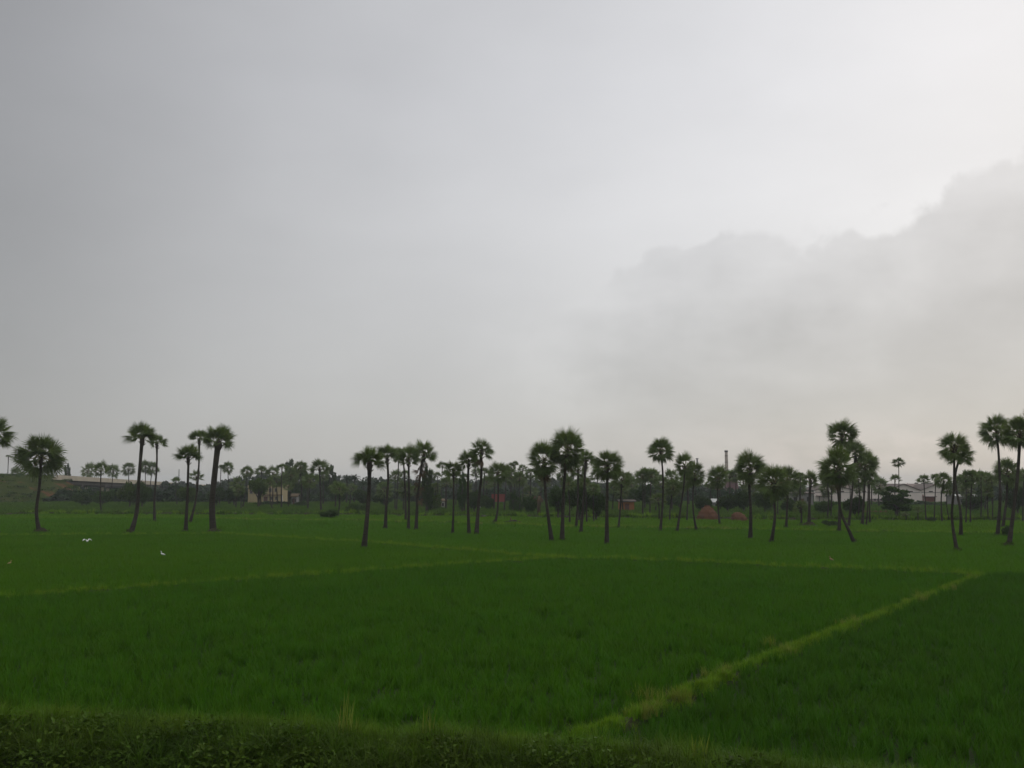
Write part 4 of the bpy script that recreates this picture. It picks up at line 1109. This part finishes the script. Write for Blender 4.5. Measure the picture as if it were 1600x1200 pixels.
# ------------------------------------------------------------------ buildings
def window(parent, x0, x1, y, z0, z1, mat='dark_gap', frame='plaster_grey', bars=1):
    w = MB().box(x0, x1, y - .02, y + .06, z0, z1).build('window', mat, parent)
    f = MB(); e = .07
    f.box(x0 - e, x0, y - .06, y + .04, z0, z1).box(x1, x1 + e, y - .06, y + .04, z0, z1).box(x0 - e, x1 + e, y - .06, y + .04, z1, z1 + e)
    f.build('frame', frame, w)
    MB().box(x0 - .12, x1 + .12, y - .13, y + .03, z0 - .1, z0).build('sill', frame, w)
    return w
def yellow_house():
    Y = 252.0; a = at(386, 757, Y); b = at(441, 757, Y); rt = thing('yellow_house', 'two-storey yellow plastered house among palms', 'house', (a.x, Y, 0))
    w = b.x - a.x; h = a.z; x2 = w * .42
    MB().box(x2, w, 0, 7, -.1, h - .35).build('wall', 'plaster_yellow', rt)
    MB().box(0, x2, 1.2, 7, -.1, h - .9).build('wall', 'plaster_yellow', rt)
    MB().box(x2 - .15, w + .15, -.15, 7.1, h - .35, h - .05).build('parapet', 'plaster_yellow', rt)
    MB().box(-.1, x2 - .15, 1.05, 7.1, h - .9, h - .2).build('parapet', 'plaster_yellow', rt)
    MB().box(x2 - .1, w + .1, -.45, .0, h * .46, h * .46 + .16).build('floor_band', 'roof_rust', rt)
    for i, x in enumerate((x2 + .55, x2 + 1.9, x2 + 3.3)):
        window(rt, x, x + .55, 0, h * .64, h * .64 + .8, 'soffit')
    for x in (x2 + 2.1, x2 + 3.5): window(rt, x, x + .6, 0, h * .24, h * .24 + .7, 'soffit')
    d = MB().box(x2 + .6, x2 + 1.5, -.03, .05, 0, 1.95).build('door', 'roof_rust', rt)
    MB().box(x2 + .5, x2 + .6, -.06, .04, 0, 2.05).box(x2 + 1.5, x2 + 1.6, -.06, .04, 0, 2.05).build('frame', 'plaster_grey', d)
    for x in (.5, 2.0): window(rt, x, x + .6, 1.2, h * .55, h * .55 + .7, 'soffit')
    MB().box(w - .05, w + .22, -.3, .0, 0, h * .46).build('porch_pillar', 'plaster_white', rt)
    MB().box(x2 + 1.2, x2 + 2.4, 3, 4.2, h - .05, h + .55).build('water_tank', 'plaster_grey', rt)
yellow_house()

def warehouse():
    Y = 262.0; X = lambda px: at(px, 757, Y).x
    x0 = X(1272); rt = thing('warehouse', 'long pinkish white warehouse with a row of gabled bays', 'warehouse', (x0, Y, 0))
    val = [X(p) - x0 for p in (1272, 1334, 1387, 1438, 1491)]; pk = [X(p) - x0 for p in (1300, 1361, 1412, 1464)]
    ze, zp = at(0, 766.5, Y).z, at(0, 756.6, Y).z
    for i in range(4):
        a, b, p = val[i], val[i + 1], pk[i]
        MB().prism([(a, -.1), (b, -.1), (b, ze), (p, zp), (a, ze)], 0 + i * .004, .35).build('gable_wall', 'plaster_pink', rt)
        s = .18
        MB().prism([(a - .05, ze + .02), (p, zp + .02), (p, zp + .14), (a - .05, ze + .14)], -.35, 12 + i * .02).build('roof_slope', 'roof_dark', rt)
        MB().prism([(p, zp + .02), (b + .05, ze + .02), (b + .05, ze + .14), (p, zp + .14)], -.352, 12.01 + i * .02).build('roof_slope', 'roof_dark', rt)
        st = MB().box(a + .2, b - .2, -.07, .02, ze - .55, ze - .43); st.build('string_course', 'plaster_grey', rt)
        for k in range(2):
            xx = a + (b - a) * (.3 + .4 * k)
            MB().box(xx - .5, xx + .5, -.05, .05, ze - .38, ze - .12).build('vent', 'dark_gap', rt)
    MB().prism([(val[0] + 9, -.1), (val[-1], -.1), (val[-1], zp - .3), (val[0] + 9, zp - .3)], 12.5, 13).build('rear_wall', 'plaster_pink', rt)
    # main hall behind, its ridge level with the gable peaks
    V = [(val[1] - 4, 6, ze + .1), (val[-1] + .3, 6, ze + .1), (val[-1] + .3, 14, zp + .16), (val[1] - 4, 14, zp + .16)]
    link('hall_roof', mesh('hall_roof', V + [(x, y, z - .15) for x, y, z in V], [(0, 1, 2, 3), (7, 6, 5, 4), (0, 4, 5, 1), (2, 6, 7, 3), (1, 5, 6, 2), (3, 7, 4, 0)], 'hall_tile'), rt)
    # red rolling door with surround
    dx0, dx1 = X(1443.5) - x0, X(1460) - x0; dz = at(0, 776.5, Y).z
    d = MB().box(dx0, dx1, -.06, .02, -.05, dz).build('rolling_door', 'red_brick', rt)
    ribs = MB()
    for k in range(9): ribs.box(dx0 + .05, dx1 - .05, -.10, -.061, .15 + k * dz / 9.3, .23 + k * dz / 9.3)
    ribs.build('door_ribs', 'red_brick', d)
    MB().box(dx0 - .55, dx1 + .35, -.5, -.0, dz, dz + .14).build('door_canopy', 'maroon', rt)
    MB().box(dx0 - .5, dx0 - .25, -.2, -.0, -.05, dz + .6).build('door_pillar', 'red_brick', rt)
    # lean-to roof on the first gable
    MB().prism([(.4, 1.95), (4.1, 1.85), (4.1, 1.98), (.4, 2.12)], -2.2, -.0).build('lean_to_roof', 'maroon', rt)
    for x in (.6, 3.9): MB().box(x, x + .12, -2.1, -1.98, 0, 1.9).build('lean_to_post', 'steel', rt)
    # open porch shed
    a, b = X(1354) - x0, X(1386) - x0; z1 = at(0, 780, Y).z
    MB().prism([(a, z1 - .7), (b, z1 - .7), (b, z1 - .55), (a, z1 - .55)], -5, -4).build('porch_roof', 'roof_dark', rt)
    MB().add([(a, -5, z1 - .7), (b, -5, z1 - .7), (b, -.01, z1), (a, -.01, z1), (a, -5, z1 - .58), (b, -5, z1 - .58), (b, -.01, z1 + .12), (a, -.01, z1 + .12)],
             [(0, 3, 2, 1), (4, 5, 6, 7), (0, 1, 5, 4), (1, 2, 6, 5), (2, 3, 7, 6), (3, 0, 4, 7)]).build('porch_roof', 'roof_dark', rt)
    for k in range(4):
        x = a + .2 + (b - a - .5) * k / 3; MB().box(x, x + .22, -4.7, -4.45, 0, z1 - .7).build('porch_column', 'plaster_white', rt)
    MB().box(a + .3, b - .3, -3.2, -3.05, 0, z1 - 1.0).build('porch_wall', 'plaster_white', rt)
    for k in range(5):
        x = a + .6 + (b - a - 2) * k / 4
        window(rt, x, x + .5, -3.2, .8, 1.3)
warehouse()
g = ground(1350, 801); m = ppm(g.y)
rt = thing('boundary_wall', 'low red brick wall in front of the warehouse porch', 'wall', g)
MB().box(0, 34 * m, 0, .22, -.1, 5.5 * m).build('wall', 'red_brick', rt)
for k in range(5): MB().box(k * 8.2 * m, k * 8.2 * m + .34, -.06, .28, -.1, 6.4 * m).build('pillar', 'red_brick', rt)

def shed(label, x0, x1, yb, ye, yr, depth, wall, roof, name='shed', cat='shed', nwin=2, over=.35):
    """small building: front from pixel x0..x1, foot row yb, eave row ye, ridge row yr"""
    g = ground(x0, yb); Y = g.y; w = at(x1, yb, Y).x - g.x; ze = at(x0, ye, Y).z; zr = at(x0, yr, Y + depth / 2).z
    zr = max(zr, ze + .25)
    rt = thing(name, label, cat, g)
    MB().box(0, w, 0, depth, -.1, ze).build('wall', wall, rt)
    for sgn in (0, 1):
        y0, y1 = (-over, depth / 2) if sgn == 0 else (depth + over, depth / 2)
        V = [(-over, y0, ze - .05), (w + over, y0, ze - .05), (w + over, y1, zr), (-over, y1, zr)]
        V = V + [(x, y, z + .13) for x, y, z in V]
        MB().add(V, [(0, 3, 2, 1), (4, 5, 6, 7), (0, 1, 5, 4), (1, 2, 6, 5), (2, 3, 7, 6), (3, 0, 4, 7)]).build('roof_slope', roof, rt)
    for s in (0, 1):
        x = 0.02 if s == 0 else w - .14
        MB().add([(x, .02, ze - .05), (x, depth - .02, ze - .05), (x, depth / 2, zr - .03), (x + .12, .02, ze - .05), (x + .12, depth - .02, ze - .05), (x + .12, depth / 2, zr - .03)],
                 [(0, 2, 1), (3, 4, 5), (0, 1, 4, 3), (1, 2, 5, 4), (2, 0, 3, 5)]).build('gable', wall, rt)
    dw = min(.9, w * .3)
    MB().box(w * .5 - dw / 2, w * .5 + dw / 2, -.03, .04, 0, min(1.9, ze * .82)).build('door', 'roof_rust', rt)
    for k in range(nwin):
        x = w * (.12 if k == 0 else .72)
        window(rt, x, x + min(.7, w * .16), 0, ze * .42, ze * .75)
    return rt
shed('orange mud-walled hut with dark low roof beside a palm', 969, 991, 798, 784, 781.5, 3.4, 'mud_orange', 'roof_dark', 'hut', 'hut', nwin=0)
shed('long grey shed with dark flat roof joined to the warehouse side', 1236, 1271, 790, 771, 769, 5, 'plaster_grey', 'roof_dark', 'shed', 'shed')
shed('small white house glimpsed under trees beyond the skirted palm', 680, 695, 793, 783, 780, 3, 'plaster_white', 'thatch', 'house', 'house')
shed('far house with pale tin roof behind the slender bund palm', 601, 627, 780, 772, 768.5, 5, 'plaster_white', 'tin', 'house', 'house')
shed('low shed with pale tin roof behind the larger haystack', 1116, 1131, 792, 785, 780, 4, 'plaster_grey', 'tin', 'shed', 'shed')
shed('far shed with pale roof below the factory tower', 1150, 1192, 779, 772, 768, 8, 'plaster_pink', 'tin', 'shed', 'shed')
shed('pale low building beyond the warehouse end', 1497, 1530, 789, 776, 773, 6, 'plaster_grey', 'tin', 'shed', 'shed')
shed('brown walled hut behind the dark palm and smoke-grey tree', 455, 463, 789, 776, 772, 3, 'plaster_grey', 'thatch', 'hut', 'hut')

# red board on posts
g = ground(768, 795); Y = g.y; m = ppm(Y)
rt = thing('red_board', 'plain faded red board raised on posts among palms', 'board', g)
z0, z1 = at(768, 784, Y).z, at(768, 772, Y).z
MB().box(0, 21 * m, -.04, .04, z0, z1).build('panel', 'red_paint', rt)
MB().box(-.06, 21 * m + .06, -.06, .06, z1, z1 + .08).box(-.06, 21 * m + .06, -.06, .06, z0 - .08, z0).build('frame', 'steel', rt)
for x in (.3, 10.5 * m, 21 * m - .3): MB().tube([(x, .1, -.1), (x, .1, z1)], .06, 6).build('post', 'steel', rt)
# white pillar
g = ground(749, 794); m = ppm(g.y)
rt = thing('gate_pillar', 'narrow white pillar standing behind the taller twin palm', 'pillar', g)
MB().box(-.22, .22, -.22, .22, -.1, 11 * m).build('shaft', 'plaster_white', rt)
MB().box(-.3, .3, -.3, .3, 11 * m, 11 * m + .14).build('cap', 'plaster_white', rt)

# ------------------------------------------------------------------ brickworks / factory skyline
YF = 430.0; mF = ppm(YF)
def place(px): return Vector((at(px, 757, YF).x, YF, 0))
def zF(py): return at(800, py, YF).z
rt = thing('factory_chimney', 'tall tan factory chimney with dark rim above the maroon tower', 'chimney', place(1140.5) + Vector((0, 6, 0)))
MB().lathe([(1.4, 0), (1.2, 5), (.80, zF(740)), (.62, zF(706))], 14).build('shaft', 'chimney_tan', rt, smooth=True)
MB().lathe([(.62, zF(706)), (.78, zF(705)), (.76, zF(703)), (.6, zF(703))], 14).build('rim', 'steel', rt)
for z in (zF(712), zF(722), zF(732)): MB().lathe([(.74, z), (.75, z + .05), (.75, z + .2), (.73, z + .25)], 14).build('band', 'soffit', rt)
rt = thing('factory_chimney', 'thinner pale chimney half hidden by a palm crown', 'chimney', place(1130.5) + Vector((0, 60, 0)))
zz = at(1130, 716, YF + 60).z
MB().lathe([(.9, 0), (.55, zz * .5), (.42, zz - .5)], 12).build('shaft', 'plaster_grey', rt, smooth=True)
MB().lathe([(.42, zz - .5), (.72, zz - .3), (.72, zz), (.4, zz)], 12).build('rim', 'plaster_grey', rt)
rt = thing('factory_tower', 'maroon tapering factory tower with dark platform and brackets', 'tower', place(1142))
zb, zt = 0.0, zF(748)
h0, h1 = 3.2, 1.75
V = [(-h0, -h0, zb), (h0, -h0, zb), (h0, h0, zb), (-h0, h0, zb), (-h1 + .4, -h1, zt), (h1 + .5, -h1, zt), (h1 + .5, h1, zt), (-h1 + .4, h1, zt)]
MB().add(V, [(0, 3, 2, 1), (4, 5, 6, 7), (0, 1, 5, 4), (1, 2, 6, 5), (2, 3, 7, 6), (3, 0, 4, 7)]).build('cladding', 'maroon', rt)
MB().box(.9, 2.4, -.9, .9, zt - .02, zF(742)).build('hopper', 'maroon', rt)
MB().box(-1.7, 2.0, -1.0, 1.0, zF(741.5), zF(740)).build('platform', 'steel', rt)
for x in (-1.55, -.2, .8): MB().tube([(x, 0, zt - .05), (x, 0, zF(741.4))], .09, 6).build('strut', 'steel', rt)
MB().lathe([(.3, zt - .02), (.55, zt + .6), (.55, zt + 1.2), (.25, zt + 1.7)], 10, (-.5, 0)).build('hood', 'steel', rt)
for k in range(5):
    z = 1 + k * (zt - 1) / 5.5; q = h0 + (h1 - h0) * z / zt
    MB().box(-q - .05, q + .12, -q - .08, -q + .02, z, z + .12).build('rib', 'maroon', rt)
rt = thing('conveyor_house', 'dark sloping conveyor shed climbing toward the factory tower', 'shed', place(1103) + Vector((0, 4, 0)))
L_ = (1131 - 1103) * mF; z0, z1, z2 = zF(768), zF(764), zF(756)
MB().prism([(0, z0 - 2.5), (L_, z0 - 2.5), (L_, z2), (L_ * .6, z2), (0, z1)], -1.6, 1.6).build('wall', 'maroon', rt)
MB().prism([(-.3, z1 + .0), (L_ * .6, z2 + .01), (L_ + .2, z2 + .01), (L_ + .2, z2 + .25), (L_ * .6, z2 + .25), (-.3, z1 + .25)], -1.9, 1.9).build('roof', 'roof_dark', rt)
for x in (.8, L_ * .5, L_ - .8): MB().box(x - .2, x + .2, -1.4, 1.4, -.1, z0 - 2.5).build('support', 'steel', rt)
rt = thing('silo', 'pale round silo beside the maroon factory tower', 'silo', place(1155) + Vector((0, 10, 0)))
MB().lathe([(1.35, 0), (1.35, zF(752)), (.5, zF(748.5)), (.15, zF(748))], 18).build('drum', 'tin', rt, smooth=False)
MB().lathe([(1.42, zF(760)), (1.44, zF(759.6)), (1.42, zF(759.2))], 18).build('hoop', 'plaster_grey', rt)

# thin mast
g = place(279) + Vector((0, 30, 0)); g.x = at(279, 757, 460).x
rt = thing('radio_mast', 'thin lattice mast rising above the end of the viaduct', 'mast', g)
zt = at(279, 733, 460).z
for a in range(3): MB().tube([(.35 * math.cos(a * 2.1), .35 * math.sin(a * 2.1), 0), (.12 * math.cos(a * 2.1), .12 * math.sin(a * 2.1), zt)], .06, 5).build('leg', 'steel', rt)
br = MB()
for k in range(14):
    z = zt * k / 14; r = .35 - .23 * k / 14; r2 = .35 - .23 * (k + 1) / 14; z2 = zt * (k + 1) / 14
    for a in range(3): br.tube([(r * math.cos(a * 2.1), r * math.sin(a * 2.1), z), (r2 * math.cos(a * 2.1 + 2.1), r2 * math.sin(a * 2.1 + 2.1), z2)], .03, 4)
br.build('lattice', 'steel', rt)

# ------------------------------------------------------------------ haystacks
def haystack(label, x0, x1, yb, prof, seed):
    g = ground((x0 + x1) / 2, yb); m = ppm(g.y); w = (x1 - x0) * m / 2
    rng = np.random.default_rng(seed); rt = thing('haystack', label, 'haystack', g, 0, 'haystacks at the field edge')
    n = 28; V = []; Fc = []
    for i, (r, z) in enumerate(prof):
        for k in range(n):
            a = 2 * math.pi * k / n; j = 1 + .06 * math.sin(3 * a + seed) + .04 * math.sin(7 * a + i * 2.0) + rng.normal(0, .035)
            V.append((w * r * j * math.cos(a) + (w * .22 * z if seed == 2 else 0) * -1, w * r * j * math.sin(a) * .9, z * w + rng.normal(0, .05)))
    for i in range(len(prof) - 1):
        for k in range(n): Fc.append((i * n + k, i * n + (k + 1) % n, (i + 1) * n + (k + 1) % n, (i + 1) * n + k))
    Fc.append(tuple((len(prof) - 1) * n + k for k in range(n)))
    b = link('straw_heap', mesh('straw_heap', V, Fc, 'straw', True), rt)
    sv, sf = [], []
    for _ in range(2600):
        q = V[rng.integers(len(V) - n)]; c = Vector(q) * rng.uniform(.97, 1.08); d = Vector((rng.normal(0, .5), rng.normal(0, .5), -1)).normalized() * rng.uniform(.15, .4)
        s = Vector((d.y, -d.x, 0)).normalized() * .02; k = len(sv); sv += [tuple(c - s), tuple(c + s), tuple(c + d)]; sf.append((k, k + 1, k + 2))
    o = link('loose_straw', mesh('loose_straw', sv, sf, 'straw'), rt); o['kind'] = 'stuff'
haystack('larger rounded haystack of reddish straw at the field edge', 1089, 1122, 811, [(1.0, -.05), (1.0, .25), (.93, .55), (.76, .9), (.5, 1.22), (.22, 1.42), (.05, 1.46)], 1)
haystack('smaller lopsided reddish haystack slumping to one side', 1143, 1168, 812, [(1.0, -.05), (.97, .3), (.88, .6), (.70, .9), (.45, 1.12), (.15, 1.22)], 2)

# fallen frond with a raised stub; the dark log stands in for bund shadow
g = ground(800, 815); m = ppm(g.y)
rt = thing('frond_and_shadow_log', 'brown fallen frond and stub in the rice, with a log standing in for the bund shadow', 'fallen frond and shadow', g)
MB().tube([(-22 * m, .3, .12), (-8 * m, .1, .25), (4 * m, 0, .35), (8 * m, 0, .3)], [.16, .2, .26, .22], 8).build('trunk', 'palm_bark', rt, smooth=True)  # dark length modelled where the bund's shadow lies
MB().tube([(0, 0, .3), (-2.5 * m, 0, .9)], [.12, .05], 6).build('stub', 'frond_dead', rt)
o = link('dead_frond', FRD[0], rt, (5 * m, 0, .4)); o.scale = (.9,) * 3; o.rotation_euler = (0, -.2, .3)

# pale path strips of bare earth
def strip(L, hw, label):
    P = resample([ground(*p) for p in L], 1.5); V = []; Fc = []
    for i, p in enumerate(P):
        k = hw * random.uniform(.6, 1.2); V += [(p.x, p.y - k, .56), (p.x, p.y + k, .56)]
    for i in range(len(P) - 1): Fc.append((2 * i, 2 * i + 2, 2 * i + 3, 2 * i + 1))
    tag(link('earth_path', mesh('earth_path', V, Fc, 'mud_orange')), label, 'path', None, 'structure')

# ------------------------------------------------------------------ egrets
def egret(label, loc, rz, mat, s, flying=False):
    rt = thing('egret', label, 'bird', loc, rz, 'egrets in the paddies')
    body = MB()
    if flying:
        path = [(-.34, 0, .0), (-.22, 0, .01), (-.05, 0, .0), (.10, 0, .02), (.2, 0, .05), (.26, 0, .09), (.31, 0, .10), (.36, 0, .095)]
        rad = [.01, .045, .075, .07, .035, .028, .036, .012]
    else:
        path = [(-.26, 0, .26), (-.16, 0, .30), (-.02, 0, .34), (.09, 0, .39), (.13, 0, .46), (.10, 0, .54), (.12, 0, .60), (.17, 0, .625), (.21, 0, .62)]
        rad = [.012, .05, .085, .075, .036, .026, .028, .034, .012]
    p2 = catmull(path, 24); r2 = np.interp(np.linspace(0, 1, 25), np.linspace(0, 1, len(rad)), rad)
    body.tube([p * s for p in p2], [r * s for r in r2], 10); body.build('body', mat, rt, smooth=True)
    e = path[-1]
    MB().tube([Vector(e) * s, (Vector(e) + Vector((.09, 0, -.012))) * s], [.011 * s, .002 * s], 6).build('bill', 'bill', rt)
    for sg in (-1, 1):
        if flying:
            V = [(.10, .05, .03), (-.10, .05, .02), (.13, .22, .13), (-.10, .24, .11), (.06, .40, .10), (-.11, .36, .07), (-.06, .50, .02)]
            V = [(x, y * sg * .8, z * 1.7 - .01) for x, y, z in V]; V = V + [(x, y, z - .012) for x, y, z in V]
            Fc = [(0, 1, 3, 2), (2, 3, 5, 4), (4, 5, 6), (7, 9, 10, 8), (9, 11, 12, 10), (11, 13, 12), (0, 2, 9, 7), (2, 4, 11, 9), (4, 6, 13, 11), (6, 5, 12, 13), (5, 3, 10, 12), (3, 1, 8, 10), (1, 0, 7, 8)]
            if sg < 0: Fc = [f[::-1] for f in Fc]
            link('wing', mesh('wing', [tuple(q * s for q in v) for v in V], Fc, mat), rt)
            MB().tube([Vector((-.28, .015 * sg, -.01)) * s, Vector((-.5, .02 * sg, -.02)) * s], .007 * s, 5).build('leg', 'steel', rt)
        else:
            MB().tube([Vector((.06, .055 * sg, .37)) * s, Vector((-.08, .085 * sg, .335)) * s, Vector((-.27, .03 * sg, .26)) * s], [.02 * s, .045 * s, .008 * s], 7).build('wing', mat, rt, smooth=True)
            MB().tube([Vector((-.02, .03 * sg, .28)) * s, Vector((.0, .03 * sg, .14)) * s, Vector((-.01, .03 * sg, -.03)) * s], .008 * s, 5).build('leg', 'steel', rt)
p = at(136, 845.5, 80); egret('white egret flying low over the rice with raised wings', p, R(128), 'feather', .9, True)
p = ground(254, 869); egret('white egret standing in the rice', p + Vector((0, 0, .26)), R(200), 'feather', .68)
p = ground(15, 881); egret('buff coloured egret half sunk in the rice', p + Vector((0, 0, .24)), R(20), 'feather_buff', .52)
p = ground(1299, 876); egret('brownish egret standing alone behind the long bund', p + Vector((0, 0, .24)), R(150), 'feather_brown', .6)

# ------------------------------------------------------------------ haze
hz = MB().box(-3100, 3100, -450, 3100, -1.5, 30.0)
m_, nt_, out_ = new_mat('haze_air')
pv = nt_.node('ShaderNodeVolumePrincipled'); pv.inputs['Color'].default_value = (0.93, 0.96, 1.0, 1); pv.inputs['Density'].default_value = 0.00026
pv.inputs['Anisotropy'].default_value = 0.2
nt_.l.new(pv.outputs[0], out_.inputs['Volume'])
ho = hz.build('haze', m_); tag(ho, 'thin pale haze lying over the plain', 'haze', None, 'stuff')
